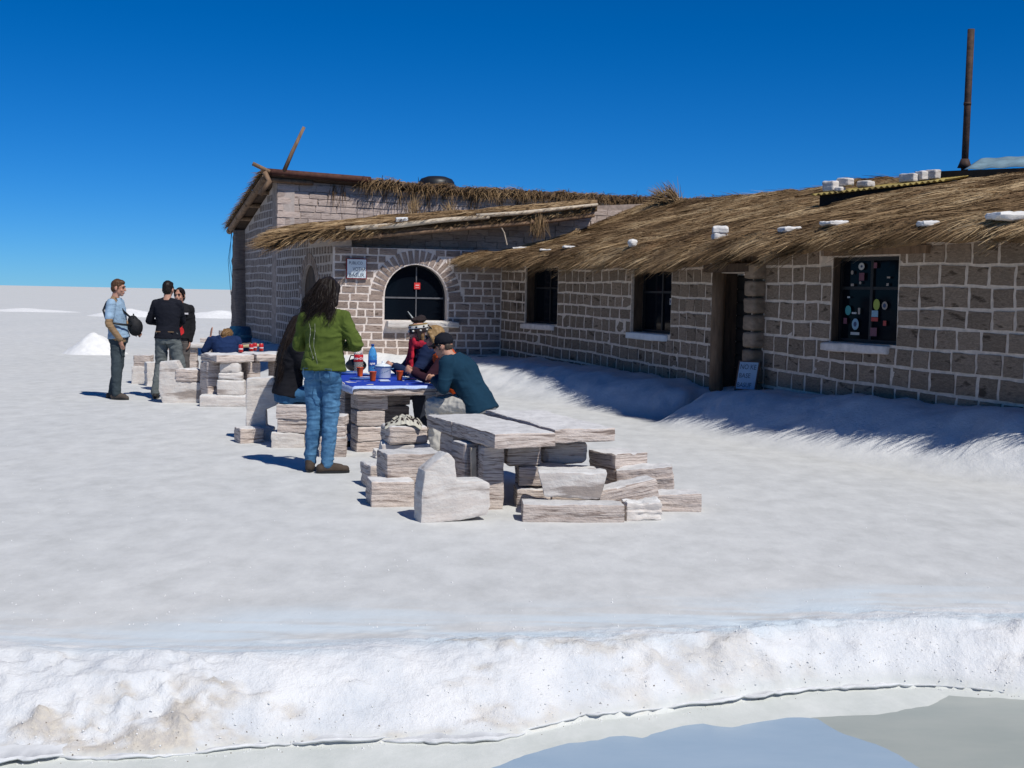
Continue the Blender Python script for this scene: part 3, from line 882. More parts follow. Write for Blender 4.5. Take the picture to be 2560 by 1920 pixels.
def lodge_roof():
    ns, ntt = 170, 46
    V = []; F = []
    tv = [j / (ntt - 4) for j in range(ntt)]
    for i in range(ns + 1):
        s = S0 + (S1 - S0) * i / ns
        for t in tv: V.append(roof_pt(s, t))
    nc = len(tv)
    for i in range(ns):
        for j in range(nc - 1): F.append((i*nc+j, (i+1)*nc+j, (i+1)*nc+j+1, i*nc+j+1))
    # underside
    base = len(V)
    for i in range(ns + 1):
        s = S0 + (S1 - S0) * i / ns
        for t in (tv[0], tv[5], tv[nc - 1]):
            q = roof_pt(s, t); V.append(q - Vector((0, 0, .17 + .03 * noise.noise(Vector((s * 4, t, 2))))))
    for i in range(ns):
        for j in range(2): F.append((base+i*3+j, base+i*3+j+1, base+(i+1)*3+j+1, base+(i+1)*3+j))
        F.append((i*nc, base+i*3, base+(i+1)*3, (i+1)*nc))
        F.append((i*nc+nc-1, (i+1)*nc+nc-1, base+(i+1)*3+2, base+i*3+2))
    for i, rev in ((0, 0), (ns, 1)):
        f = [i*nc+j for j in range(nc)] + [base+i*3+2, base+i*3+1, base+i*3]
        F.append(tuple(f) if not rev else tuple(reversed(f)))
    return link('thatch_roof', mesh_py('thatch_roof', V, F, MAT['thatch'], True), lodge)
roof = lodge_roof()
def roof_straw(n):
    S = NP.uniform(S0, S1, n); Tt = NP.uniform(0.0, 1.06, n) ** 1.05
    B = np.zeros((n, 3)); D = np.zeros((n, 3)); Nn = np.zeros((n, 3))
    for i in range(n):
        s, t = float(S[i]), float(Tt[i])
        p = roof_pt(s, t); q = roof_pt(s, t - .05)
        down = (q - p).normalized()
        _, tn, _ = wall_xy(s)
        nm = tn.cross(down).normalized()
        if nm.z < 0: nm = -nm
        cl = noise.noise(Vector((s * 1.3, t * 5, 20))) * .7 + noise.noise(Vector((s * 4, t * 14, 30))) * .45
        a = -.78 + cl * .62 + rnd.gauss(0, .34)
        d = down * math.cos(a) + tn * math.sin(a)
        d = (d + nm * (.035 + rnd.random() * .09)).normalized()
        B[i] = p + nm * .004; D[i] = d; Nn[i] = nm
    L = NP.uniform(.16, .50, n); Wd = NP.uniform(.005, .011, n)
    cl = fbm(S * 1.1, Tt * 4, 2.0, 3)
    cl = fbm(S * 1.5, Tt * 5, 2.0, 4, .6)
    tint = np.clip(.54 + .40 * cl + .16 * fbm(S * 5, Tt * 16, 6.0, 2) + NP.normal(0, .15, n), 0, 1)
    return straw_mesh('straw', B, D, Nn, L, Wd, .10, tint, MAT['straw'])
link('straw', roof_straw(105000), roof, kind='stuff')
def eave_fringe(n):
    S = NP.uniform(S0 - .1, S1, n)
    B = np.zeros((n, 3)); D = np.zeros((n, 3)); Nn = np.zeros((n, 3)); L = np.zeros(n)
    for i in range(n):
        s = float(S[i]); t = rnd.uniform(-.0, .07)
        p = roof_pt(s, t); _, tn, nn = wall_xy(s)
        S[i] = s = s + .095 * math.sin(s * 10 + 2 * math.sin(s * 5)); clump = noise.noise(Vector((s * 2.2, 0, 50))); cl2 = noise.noise(Vector((s * 6.5, 0, 60)))
        a = -.80 + clump * .40 + rnd.gauss(0, .20)
        d = (nn * math.cos(a) + tn * math.sin(a) + Vector((0, 0, -.20 + .24 * cl2 + rnd.gauss(0, .14)))).normalized()
        B[i] = p + Vector((0, 0, rnd.uniform(-.15, .02))) - nn * .05; D[i] = d; Nn[i] = Vector((0, 0, 1))
        big = noise.noise(Vector((s * 1.9, 3, 80)))
        tooth = max(0, math.sin(s * 10 + 2 * math.sin(s * 5) + 1.6)) ** 2
        L[i] = max(.06, .13 + .20 * max(-.2, big) + .34 * tooth * (.55 + .45 * math.sin(s * 6.1)) + rnd.gauss(0, .04))
    tint = np.clip(.50 + .2 * fbm(S * 3, S * 0, 3.0, 3) + NP.normal(0, .2, n), 0, 1)
    return straw_mesh('straw_fringe', B, D, Nn, L, NP.uniform(.008, .015, n), .22, tint, MAT['straw'])
link('straw_fringe', eave_fringe(17000), roof, kind='stuff')
def tuft(name, p, d, n, spread, length, parent, seed, tint0=.55):
    r_ = np.random.default_rng(seed)
    B = np.tile(np.array(p, float), (n, 1)) + r_.normal(0, spread * .25, (n, 3))
    D = np.tile(np.array(d, float), (n, 1)) + r_.normal(0, spread, (n, 3)); D /= np.linalg.norm(D, axis=1, keepdims=True)
    Nn = np.tile(np.array((0.3, -1, .2)), (n, 1)); Nn /= np.linalg.norm(Nn, axis=1, keepdims=True)
    me = straw_mesh(name, B, D, Nn, r_.uniform(.5, 1, n) * length, r_.uniform(.008, .014, n), .15, np.clip(r_.normal(tint0, .2, n), 0, 1), MAT['straw'])
    return link(name, me, parent, kind='stuff')
for k, (s, t) in enumerate([(.5, .55), (.9, .98), (1.1, 1.0)]):
    tuft('straw_tuft', roof_pt(s, t), (-.5, -.3, .55) if k else (-.55, -.3, -.5), 160, .22, .5, roof, 70 + k)
# ------------------------------------------------------------------ porch with the arched window
porch = empty('arched_porch', 'sunlit brick porch with arched window and thatched lean-to roof', 'building', T(-1.9, 24.0, 0))
UD = (PB - PA).normalized(); PL = (PB - PA).length; NV = Vector((UD.y, -UD.x, 0))     # along, length, outward
PANG = math.atan2(UD.y, UD.x)
def pf(s, off, z): q = PA + UD * s + NV * off; return Vector((q.x, q.y, z))
def pM(s, off, z): q = pf(s, off, z); return T(q.x, q.y, q.z) @ RZ(PANG)
AC, AW, ASP, ABOT, ATOP = 1.62, .62, 1.55, 1.10, 2.17    # arch centre, half width, spring, bottom, crown
ARC_R = AW
def flat_wall(name, frame, outline, holes, thick, mat, parent):
    """outline/holes in (s,z); frame(s,off,z)->world"""
    loops = [[Vector((a, b, 0)) for a, b in outline]] + [[Vector((a, b, 0)) for a, b in h] for h in holes]
    tri = geometry.tessellate_polygon(loops)
    flat = [p for l in loops for p in l]; n = len(flat)
    V = [frame(p.x, 0, p.y) for p in flat] + [frame(p.x, -thick, p.y) for p in flat]
    F = []
    for t in tri:
        a, b, c = [flat[i] for i in t]
        ccw = (b.x-a.x)*(c.y-a.y) - (b.y-a.y)*(c.x-a.x) > 0
        t = tuple(t) if ccw else tuple(reversed(t))
        F.append(t); F.append(tuple(i + n for i in reversed(t)))
    o = 0
    for l in loops:
        m = len(l); area = sum(l[i].x * l[(i+1) % m].y - l[(i+1) % m].x * l[i].y for i in range(m))
        outer = (o == 0)
        for i in range(m):
            a, b = o + i, o + (i+1) % m
            f = (a, a + n, b + n, b)
            F.append(f if (area > 0) == outer or True else f)
        o += m
    me = mesh_py(name, V, F, mat)
    bm = bmesh.new(); bm.from_mesh(me); bmesh.ops.recalc_face_normals(bm, faces=bm.faces); bm.to_mesh(me); bm.free()
    return link(name, me, parent)
def arch_pts(c, w, spring, bottom, crown, n=18, grow=0.0):
    P = [(c - w - grow, bottom), (c + w + grow, bottom)]
    for k in range(n + 1):
        a = math.pi * k / n
        P.append((c + (w + grow) * math.cos(a), spring + (crown - spring + grow) * math.sin(a)))
    return P
AH = arch_pts(AC, AW, ASP, ABOT, ATOP)
flat_wall('wall', pf, [(0, 0), (PL, 0), (PL, 2.48), (0, 2.46)], [AH], .38, MAT['mortar_pale'], porch)
rp = random.Random(5)
rows = []; z = .28
while z < 2.42: rows.append((z, z + .146)); z += .146
RING = .27
def porch_blocks():
    out = []
    for ri, (z0, z1) in enumerate(rows):
        zc = (z0 + z1) / 2
        holes = []
        if zc > ASP - .02:
            k = (zc - ASP) / (ATOP - ASP + RING + .03)
            if k < 1:
                hw = (AW + RING + .03) * math.sqrt(1 - k * k); holes.append((AC - hw, AC + hw))
        elif z1 > ABOT - .14: holes.append((AC - AW - .02, AC + AW + .02))
        iv = []; c = 0.02
        for a, b in holes: iv.append((c, a)); c = b
        iv.append((c, PL - .01))
        for a, b in iv:
            s = a - (.16 if ri % 2 else 0) - rp.uniform(0, .06)
            while s < b - .02:
                e = s + rp.choice([rp.uniform(.26, .36), rp.uniform(.17, .24), rp.uniform(.25, .33)])
                if b - e < .10: e = b
                A_, B_ = max(s, a), min(e, b)
                if B_ - A_ > .06: out.append((A_ + .016, B_ - .016, z0 + .015, z1 - .015))
                s = e
    return out
brick_meshes = [mesh_py('salt_brick', v, f, MAT['brick']) for v, f in FINE_V]
for (a, b, z0, z1) in porch_blocks():
    dep = .12
    M = pM((a + b) / 2, .008 - dep / 2 + rp.uniform(-.003, .006), (z0 + z1) / 2) @ RY(rp.uniform(-.025, .025)) @ Matrix.Diagonal((b - a, dep, z1 - z0, 1))
    link('salt_brick', rp.choice(brick_meshes), porch, M)
nv = 21
for k in range(nv):
    a = math.pi * (k + .5) / nv
    rx, rz_ = AW + RING / 2 + .012, ATOP - ASP + RING / 2 + .012
    c, s = math.cos(a), math.sin(a)
    wd = math.pi * (AW + RING / 2) / nv * .76
    # stone long axis points out of the arch
    M = pM(AC + rx * c, .012 - .06 + rp.uniform(-.003, .006), ASP + rz_ * s) @ RY(-(a - math.pi / 2)) @ Matrix.Diagonal((wd, .12, RING * .92, 1)) @ RY(math.pi / 2 * 0)
    link('arch_stone', rp.choice(brick_meshes), porch, M)
# ledge of bleached salt under the window
stone('ledge', *pf(AC + .12, .02, ABOT - .135), 1.42, .30, .125, PANG, 'pale' if False else 'slab_pale', 3, .03, .018, porch, n=10)
# window bars and glass
wf = MB()
IN = -.17
def arc_strip(w, crown, th, y0, y1):
    n = 24; V = []; F = []
    for k in range(n + 1):
        a = math.pi * k / n
        for (g, y) in ((0, y0), (-th, y0), (-th, y1), (0, y1)):
            V.append(pf(AC + (w + g) * math.cos(a), y, ASP + (crown - ASP + g) * math.sin(a)))
    for k in range(n):
        for q in range(4):
            q2 = (q + 1) % 4
            F.append((k*4+q, k*4+q2, (k+1)*4+q2, (k+1)*4+q))
    F.append((3, 2, 1, 0)); F.append((n*4, n*4+1, n*4+2, n*4+3))
    return V, F
wf.add(*arc_strip(AW - .003, ATOP - .003, .03, IN + .02, IN - .02))
MW = pM(AC, IN, 0)
wf.box(-AW + .003, -.02, ABOT + .003, -AW + .033, .02, ASP, MW).box(AW - .033, -.02, ABOT + .003, AW - .003, .02, ASP, MW)
win_a = wf.build('window', MAT['iron'], porch)
bars = MB(); bars.box(-AW + .034, -.018, 1.515, AW - .034, .018, 1.545, MW).box(.03, -.022, ABOT + .004, .05, .016, ATOP - .05, MW)
bars.build('glazing_bar', plain('grey_iron_bar', (.11, .11, .12), .6, .2), win_a)
gp = arch_pts(AC, AW - .01, ASP, ABOT + .005, ATOP - .01)
tri = geometry.tessellate_polygon([[Vector((a, b, 0)) for a, b in gp]])
link('pane', mesh_py('pane', [pf(a, IN - .0, b) for a, b in gp], [tuple(t) for t in tri], MAT['glass']), win_a)
rs = MB().box(-.005, -.034, 1.70, .115, -.030, 1.825, MW).build('sticker', paint('red_notice', (.62, .045, .04)), win_a)
MB().box(.02, -.0385, 1.765, .09, -.0345, 1.785, MW).box(.02, -.0385, 1.725, .09, -.0345, 1.735, MW).build('sticker', paint('pale_print', (.7, .42, .4)), win_a)
MB().tube([MW @ Vector((-.13, -.05, 1.27)), MW @ Vector((-.02, -.05, 1.13))], [.006, .017], 8).build('window_latch', paint('white_enamel_latch', (.38, .42, .44)), win_a)

# left side wall of the porch with its own arched doorway
SD = (PC - PA).normalized(); SLN = (PC - PA).length; SNV = Vector((-SD.y, SD.x, 0))
if SNV.x > 0: SNV = -SNV
def sf(s, off, z): q = PA + SD * (SLN - s) + SNV * off; return Vector((q.x, q.y, z))   # s runs from the far end towards the camera
SANG = math.atan2(-SD.y, -SD.x)
dc, dhw = SLN - 1.88, .64
DH = arch_pts(dc, dhw, 1.55, -.3, 2.16)
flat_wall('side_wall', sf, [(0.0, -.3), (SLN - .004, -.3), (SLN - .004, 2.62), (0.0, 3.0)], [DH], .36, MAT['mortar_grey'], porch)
def side_blocks(frame, ang, L, top, hole, mat, parent, seed, rh=.175, bw=(.17, .25), drop=None):
    r_ = random.Random(seed); J = Joined(); z = .05; ri = 0
    while z < top(0) + 1:
        s = -.1 * (ri % 2)
        zoff = lambda q: .030 * noise.noise(Vector((q * .7, ri * .35, seed))) + .012 * noise.noise(Vector((q * 2, ri, seed)))
        while s < L:
            e = s + r_.uniform(*bw); m = (s + e) / 2
            zc = z + rh / 2
            if zc + rh / 2 < top(m) and s > -.01 and e < L + .02 and not (hole and hole(m, zc)):
                c = frame(m, .0048 - .05 + r_.uniform(-.002, .003), zc + zoff(m))
                J.add(r_.choice(BLOCK_V), T(*c) @ RZ(ang) @ RY(r_.uniform(-.03, .03)) @ Matrix.Diagonal((e - s - .062, .10, rh - .036, 1)))
            s = e
        z += rh; ri += 1
    return link('block_work', mesh_py('block_work', J.V, J.F, mat), parent, kind='stuff')
def door_hole(s, z):
    if abs(s - dc) > dhw + .24: return False
    if z < 1.55: return abs(s - dc) < dhw + .05
    return ((s - dc) / (dhw + .24)) ** 2 + ((z - 1.55) / .85) ** 2 < 1
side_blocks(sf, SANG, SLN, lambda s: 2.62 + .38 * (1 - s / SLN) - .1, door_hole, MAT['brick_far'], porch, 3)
for k in range(15):
    a = math.pi * (k + .5) / 15; c, s = math.cos(a), math.sin(a)
    q = sf(dc + (dhw + .12) * c, -.04, 1.55 + (.61 + .12) * s)
    link('arch_stone', brick_meshes[k % 8], porch, T(*q) @ RZ(SANG) @ RY(-(a - math.pi/2)) @ Matrix.Diagonal((.115, .11, .21, 1)), )
dd = MB(); MDr = T(*sf(dc, -.085, .3)) @ RZ(SANG)
dd.box(-dhw + .01, -.02, 0, dhw - .01, .03, 1.83, MDr).build('door', MAT['wood_dark'], porch)

# bricks between the arch wall and the lean-to roof, set back
GD = .62
def gf(s, off, z): q = PA + UD * s + NV * (off - GD); return Vector((q.x, q.y, z))
PROOF = [Vector((-4.30, 22.55, 2.68)), Vector((1.63, 24.9, 3.49)), Vector((1.99, 30.5, 3.96)), Vector((-5.0, 27.9, 3.12))]
def proof_pt(u, v, lift=0.0):
    a = PROOF[0].lerp(PROOF[1], u); b = PROOF[3].lerp(PROOF[2], u); q = a.lerp(b, v)
    q.z += .06 * noise.noise(Vector((q.x * .9, q.y * .9, 3))) + .03 * noise.noise(Vector((q.x * 3, q.y * 3, 6))) - (.05 if v < .03 else 0) - .10 * max(0, .10 - u) / .10
    return q + Vector((0, 0, lift))
gtop = lambda s: (2.68 + (pf(s, -GD, 0).x + 4.30) / 5.93 * .81 + .0) if s < 5.0 else 3.60
flat_wall('gable_wall', gf, [(0.06, 1.5), (6.9, 1.5), (6.9, 3.60), (5.6, 3.50), (5.2, gtop(5.0) - .05), (0.06, gtop(0) - .05)], [], .3, MAT['hall_core'], porch)
rg = random.Random(9); z = 2.30; ri = 0
gable_meshes = [mesh_py('salt_brick', v, f, MAT['hall_brick']) for v, f in FINE_V]
while z < 3.8:
    s = .08 - (.2 if ri % 2 else 0)
    while s < 6.85:
        e = s + rg.uniform(.28, .46)
        tp = gtop((s + e) / 2) - .06 if s < 5.2 else 3.54
        if z + .125 < tp and e > .12:
            s = max(s, .02)
            M = T(*gf((s + e) / 2, -.03 + rg.uniform(-.012, .012), z + .062)) @ RZ(PANG) @ RY(rg.uniform(-.03, .03)) @ Matrix.Diagonal((e - s - .010, .10, .116, 1))
            link('salt_brick', rg.choice(gable_meshes), porch, M)
        s = e
    z += .125; ri += 1

def slab_roof(name, fun, nu, nv, thick, mat, parent):
    V = []; F = []
    for i in range(nu + 1):
        for j in range(nv + 1): V.append(fun(i / nu, j / nv))
    m = len(V)
    V += [v - Vector((0, 0, thick)) for v in V]
    c = nv + 1
    for i in range(nu):
        for j in range(nv):
            a = i*c+j
            F.append((a, a+c, a+c+1, a+1)); F.append((m+a, m+a+1, m+a+c+1, m+a+c))
    for i in range(nu):
        F.append((i*c, m+i*c, m+(i+1)*c, (i+1)*c)); a = i*c+nv; F.append((a, a+c, m+a+c, m+a))
    for j in range(nv):
        F.append((j, j+1, m+j+1, m+j)); a = nu*c+j; F.append((a, m+a, m+a+1, a+1))
    return link(name, mesh_py(name, V, F, mat, True), parent)
proof = slab_roof('thatch_roof', proof_pt, 70, 24, .13, MAT['thatch'], porch)
def porch_straw(n, front):
    B = np.zeros((n, 3)); D = np.zeros((n, 3)); Nn = np.tile(np.array((0, -.15, 1.0)), (n, 1)); L = np.zeros(n)
    fl = (PROOF[0] - PROOF[1]).normalized(); dn = (PROOF[0] - PROOF[3]).normalized()
    for i in range(n):
        if front == 'top':
            u, v = rnd.random() ** 1.0, rnd.random() ** 1.1
            p = proof_pt(u, v); a = .5 + .5 * noise.noise(p * .9) + rnd.gauss(0, .25)
            d = fl * math.cos(a) + dn * math.sin(a) + Vector((0, 0, .05 + rnd.random() * .1)); l = rnd.uniform(.25, .65)
        elif front == 'edge':
            u, v = rnd.random(), rnd.uniform(-.005, .02)
            p = proof_pt(u, 0) + Vector((0, 0, rnd.uniform(-.13, .02)))
            k = noise.noise(Vector((u * 14, 1, 1)))
            thin = 1.0 if u < .32 else .55
            a = .35 + .5 * k + rnd.gauss(0, .3)
            d = fl * math.cos(a) + dn * math.sin(a) * .8 + Vector((0, 0, -.15 + .2 * k + rnd.gauss(0, .12))); l = rnd.uniform(.16, .42) * thin
        else:
            u, v = rnd.uniform(-.01, .06), rnd.random() ** 1.5
            p = proof_pt(max(u, 0), v) + Vector((0, 0, rnd.uniform(-.10, .03)))
            d = fl + dn * rnd.gauss(.1, .25) + Vector((0, 0, .02 + rnd.gauss(0, .08))); l = rnd.uniform(.2, .65)
        B[i] = p; D[i] = d.normalized(); L[i] = l
    tint = np.clip(.52 + .25 * fbm(B[:, 0] * 1.2, B[:, 1] * 1.2, 4.0, 3) + NP.normal(0, .18, n), 0, 1)
    return straw_mesh('straw', B, D, Nn, L, NP.uniform(.008, .015, n), .12, tint, MAT['straw'])
link('straw', porch_straw(16000, 'top'), proof, kind='stuff')
link('straw_fringe', porch_straw(4200, 'edge'), proof, kind='stuff')
link('straw_fringe', porch_straw(3000, 'left'), proof, kind='stuff')
tuft('straw_tuft', proof_pt(.38, .9), (.1, 0, 1), 90, .3, .45, proof, 91)
tuft('straw_tuft', proof_pt(.50, .85), (-.2, 0, 1), 70, .3, .3, proof, 92)
tuft('straw_tuft', proof_pt(.80, .0, -.12), (0, -.2, -1), 120, .28, .42, proof, 93, .35)
# bleached pole along the front verge, and rafters under it
pt_ = [proof_pt(u, -.012, -.03) + Vector((0, -.03, 0)) for u in (.20, .35, .5, .64)]
MB().tube(pt_, [.045, .05, .045, .04], 8).build('verge_pole', MAT['wood_pale'], porch, True)
pt_ = [proof_pt(u, -.012, .0) + Vector((0, -.03, 0)) for u in (.60, .74, .88, 1.0)]
MB().tube(pt_, [.04, .04, .038, .03], 8).build('verge_pole', MAT['wood_pale'], porch, True)
pt_ = [proof_pt(u, 0, -.21) for u in (.16, .5, .8, .99)]
MB().tube(pt_, [.035, .04, .04, .03], 8).build('purlin', MAT['wood'], porch, True)
for u in (.10, .30, .52, .78):
    MB().tube([proof_pt(u, -.01, -.20), proof_pt(u, .25, -.19)], .05, 8).build('rafter', MAT['wood'], porch, True)
stone('roof_stone', *proof_pt(.365, .02, .0), .22, .16, .09, .2, 'white_salt', 8, label='small white stone on the edge of the porch thatch', cat='stone', group='white stones weighing down the thatch')
# bent wire hanging below the lean-to
MB().tube([proof_pt(.675, 0, -.2), proof_pt(.69, 0, -.36), proof_pt(.70, 0, -.60)], .012, 6).build('wire', MAT['wood_pale'], porch)

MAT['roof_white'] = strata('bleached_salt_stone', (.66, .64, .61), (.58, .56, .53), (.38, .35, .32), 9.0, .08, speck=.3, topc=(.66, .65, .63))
# painted board by the arch
def text_mesh(body, size, mat, shear=0.0, bold=0.0):
    cu = bpy.data.curves.new('lettering', 'FONT'); cu.body = body; cu.size = size; cu.align_x = 'LEFT'; cu.shear = shear; cu.offset = bold; cu.resolution_u = 3
    ob = bpy.data.objects.new('lettering', cu); COL.objects.link(ob)
    bpy.context.view_layer.update()
    me = bpy.data.meshes.new_from_object(ob.evaluated_get(bpy.context.evaluated_depsgraph_get()))
    bpy.data.objects.remove(ob); bpy.data.curves.remove(cu)
    me.materials.clear(); me.materials.append(mat); me.name = 'lettering'
    return me
board_white = plain('faded_white_board', (.66, .72, .74), .6, .10, 3)
board_red = plain('dark_red_border', (.20, .035, .04), .7, .2, 6)
ink = plain('faded_blue_black_ink', (.09, .11, .15), .7, .4, 9)
def painted_sign(M, w, h, lines, label, border, inkm, boardm):
    e = empty('painted_sign', label, 'sign', M, 'hand painted notices')
    MB().box(-w/2, -.012, 0, w/2, .012, h, M).build('board', border, e)
    MB().box(-w/2 + .022, -.016, .022, w/2 - .018, -.0125, h - .018, M).build('board_face', boardm, e)
    for (txt, x, z, size, sx) in lines:
        link('lettering', text_mesh(txt, size, inkm, 0.0, .0004), e, M @ T(x, -.0185, z) @ RX(math.pi/2) @ Matrix.Diagonal((sx, 1, 1, 1)))
    return e
painted_sign(pM(.44, .045, 1.865), .40, .39, [('PUBLICO', -.15, .275, .080, .82), ('VOTAR', -.075, .155, .098, .78), ('BASUR', -.145, .04, .098, 1.0)],
             'square white notice with dark red border, hung on the brick wall beside the arched window', board_red, ink, board_white)
blue_board = plain('blue_white_board', (.30, .40, .50), .6, .12, 4)
qd = wall_xy(DOOR[1] + .36)
dq = qd[0] + qd[2] * .30
gz_ = ground_z(dq.x, dq.y)
painted_sign(T(dq.x, dq.y, gz_ - .01) @ RZ(math.atan2(qd[1].y, qd[1].x) + .55) @ RX(-.30), .30, .40, [('NO KE', -.115, .285, .095, .8), ('BASE', -.115, .17, .09, .85), ('BASUF', -.12, .045, .088, .8)],
             'small bluish notice leaning against the wall at the foot of the lodge doorway', plain('brown_board', (.10, .06, .045), .8), ink, blue_board)

# ------------------------------------------------------------------ the tall hall behind
hall = empty('tall_hall', 'tall salt brick hall with mono-pitch roof behind the porch', 'building', T(-5.3, 29, 0))
HF = [Vector((-5.35, 28.0, 0)), Vector((-1.31, 29.75, 0)), Vector((3.37, 32.0, 0)), Vector((6.6, 33.6, 0))]
HU = (HF[3] - HF[0]).normalized(); HL = (HF[3] - HF[0]).length; HN = Vector((HU.y, -HU.x, 0)); HANG = math.atan2(HU.y, HU.x)
def hf(s, off, z): q = HF[0] + HU * s + HN * off; return Vector((q.x, q.y, z))
def top_z(s): return float(np.interp(s, [0, 4.4, 9.6, 13.5], [4.10, 3.98, 4.00, 4.14]))
flat_wall('front_wall', hf, [(0, 0), (HL, 0), (HL, top_z(HL)), (9.6, top_z(9.6)), (4.4, top_z(4.4)), (0, top_z(0))], [], .4, MAT['hall_core'], hall)
rh_ = random.Random(31); z = 2.95; ri = 0; nb = 0; JH = Joined()
hall_meshes = [mesh_py('salt_brick', v, f, MAT['hall_brick']) for v, f in FINE_V]
cells = []
while z < 4.5:
    s = -(.2 if ri % 2 else 0)
    while s < HL:
        e = s + rh_.uniform(.34, .56)
        s_ = s; s = max(s, 0)
        if e - s > .08 and z + .152 < top_z((s + e) / 2) + .03 and e < HL and z > 2.95 + .085 * s * .9 - .3: cells.append((s, e, z))
        s = e
    z += .152; ri += 1
cells.sort(key=lambda c: -c[2])
for (s, e, z) in cells:
    M = T(*hf((s + e) / 2, -.03 + rh_.uniform(-.014, .014), z + .076)) @ RZ(HANG) @ RY(rh_.uniform(-.03, .03)) @ Matrix.Diagonal((e - s - .018, .10, .135, 1))
    k = rh_.randrange(8)
    if nb < 300: link('salt_brick', hall_meshes[k], hall, M); nb += 1
    else: JH.add(FINE_V[k], M)
if JH.V: link('block_work', mesh_py('block_work', JH.V, JH.F, MAT['hall_brick']), hall, kind='stuff')
ED = (PE - PC).normalized(); EL = (PE - PC).length; EN = Vector((-ED.y, ED.x, 0))
if EN.x > 0: EN = -EN
def ef(s, off, z): q = PC + ED * (EL - s) + EN * off; return Vector((q.x, q.y, z))
EANG = math.atan2(-ED.y, -ED.x)
etop = lambda s: 3.15 + (4.10 - 3.15) * s / EL
flat_wall('side_wall', ef, [(0, -.2), (EL - .002, -.2), (EL - .002, 4.09), (0, 3.15)], [], .4, MAT['mortar_grey'], hall)
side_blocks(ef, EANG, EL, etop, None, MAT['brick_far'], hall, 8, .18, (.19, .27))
# rough buttress at the far corner
bq = ef(0, .1, 0)
V_, F_ = rock(.62, .6, 3.22, .08, .05, 4, 16, 5.0, taper=-.50)
link('buttress', mesh_py('buttress', V_, F_, MAT['brick_far'], True), hall, T(bq.x + .10, bq.y + .10, -.05) @ RZ(EANG))
# roof
HV = Vector((ED.x, ED.y, 0))
def hroof(u, v, lift=0):
    s = -.30 + (HL + .4) * u
    q = hf(s, .22, 0) + HV * (EL + .95) * v
    z0 = top_z(max(0, min(HL, s))) + .17; z = z0 - (.98) * v
    z += .03 * noise.noise(Vector((s * 1.3, v * 6, 3))) if s > 4.6 else 0
    return Vector((q.x, q.y, z + lift))
hr = slab_roof('roof', hroof, 50, 16, .12, MAT['wood_dark'], hall)
bm_ = MB(); bm_.tube([hroof(0.0, 0, -.03), hroof(.09, 0, -.03), hroof(.178, 0, -.02)], .075, 8); bm_.build('ridge_beam', plain('red_brown_timber', (.085, .035, .025), .85, .35, 10), hall, True)
MB().tube([hroof(.0, 0, -.13), hroof(0, .5, -.13), hroof(0, 1.0, -.13)], .085, 8).build('verge_beam', MAT['wood'], hall, True)
for v in (.02, .22, .45, .7, .95):
    MB().tube([hroof(-.006, v, -.17), hroof(.08, v, -.17)], .055, 8).build('rafter', MAT['wood'], hall, True)
p0 = hroof(.025, .0)
MB().tube([p0 + Vector((.02, 0, -.1)), p0 + Vector((.24, 0, .42)), p0 + Vector((.50, 0, .98))], [.05, .045, .035], 8).build('leaning_pole', MAT['wood'], hall, True)
p0 = hroof(-.005, .0)
MB().tube([p0 + Vector((.15, 0, -.04)), p0 + Vector((-.22, -.05, .13))], .045, 8).build('pole_stub', MAT['wood'], hall, True)
MB().tube([p0 + Vector((.05, -.1, -.05)), p0 + Vector((.16, -.1, -.25)), p0 + Vector((-.05, -.1, -.55))], .06, 8).build('strut', MAT['wood'], hall, True)
def hall_straw(n, mode):
    B = np.zeros((n, 3)); D = np.zeros((n, 3)); Nn = np.tile(np.array((0, -.6, .8)), (n, 1)); L = np.zeros(n)
    for i in range(n):
        if mode == 0:
            u = rnd.uniform(.165, 1.0); cl = noise.noise(Vector((u * 30, 0, 7)))
            if rnd.random() < -cl * 1.6: continue
            p = hroof(u, rnd.uniform(0, .04), rnd.uniform(-.06, .06 + .06 * cl))
            d = Vector((rnd.gauss(-.5, .6), -.7, rnd.gauss(.0, .35) - .25 + .35 * cl)); l = rnd.uniform(.12, .40)
        else:
            v = rnd.random(); p = hroof(0, v, rnd.uniform(-.02, .06)); d = -HU * rnd.uniform(.2, .8) + HV * rnd.uniform(.4, 1) + Vector((0, 0, rnd.gauss(-.05, .15))); l = rnd.uniform(.12, .34)
        B[i] = p; D[i] = d.normalized(); L[i] = l
    k_ = L > 0; B, D, Nn, L = B[k_], D[k_], Nn[k_], L[k_]; n = len(L)
    tint = np.clip(.24 + .22 * fbm(B[:, 0] * 1.5, B[:, 1], 4.0, 3) + NP.normal(0, .16, n), 0, 1)
    return straw_mesh('straw_fringe', B, D, Nn, L, NP.uniform(.010, .018, n), .3, tint, MAT['straw'])
link('straw_fringe', hall_straw(6500, 0), hr, kind='stuff')
link('straw_fringe', hall_straw(1500, 1), hr, kind='stuff')
# dark drips of old straw on the lit wall
for k in range(26):
    s = 1.2 + k * .42 + rnd.uniform(-.15, .15); q = hf(s, .03, top_z(s) - .02)
    tuft('straw_tuft', q, (0, -.1, -1), 14, .15, rnd.uniform(.2, .6), hr, 200 + k, .12)
for k in range(2):
    q = hroof(0, .93 - .03 * k, -.2)
    MB().tube([q, q + Vector((-.05 - .06 * k, 0, -.8)), q + Vector((.05 - .1 * k, .05, -1.5 - .2 * k))], .006, 5).build('wire', MAT['iron'], hall)
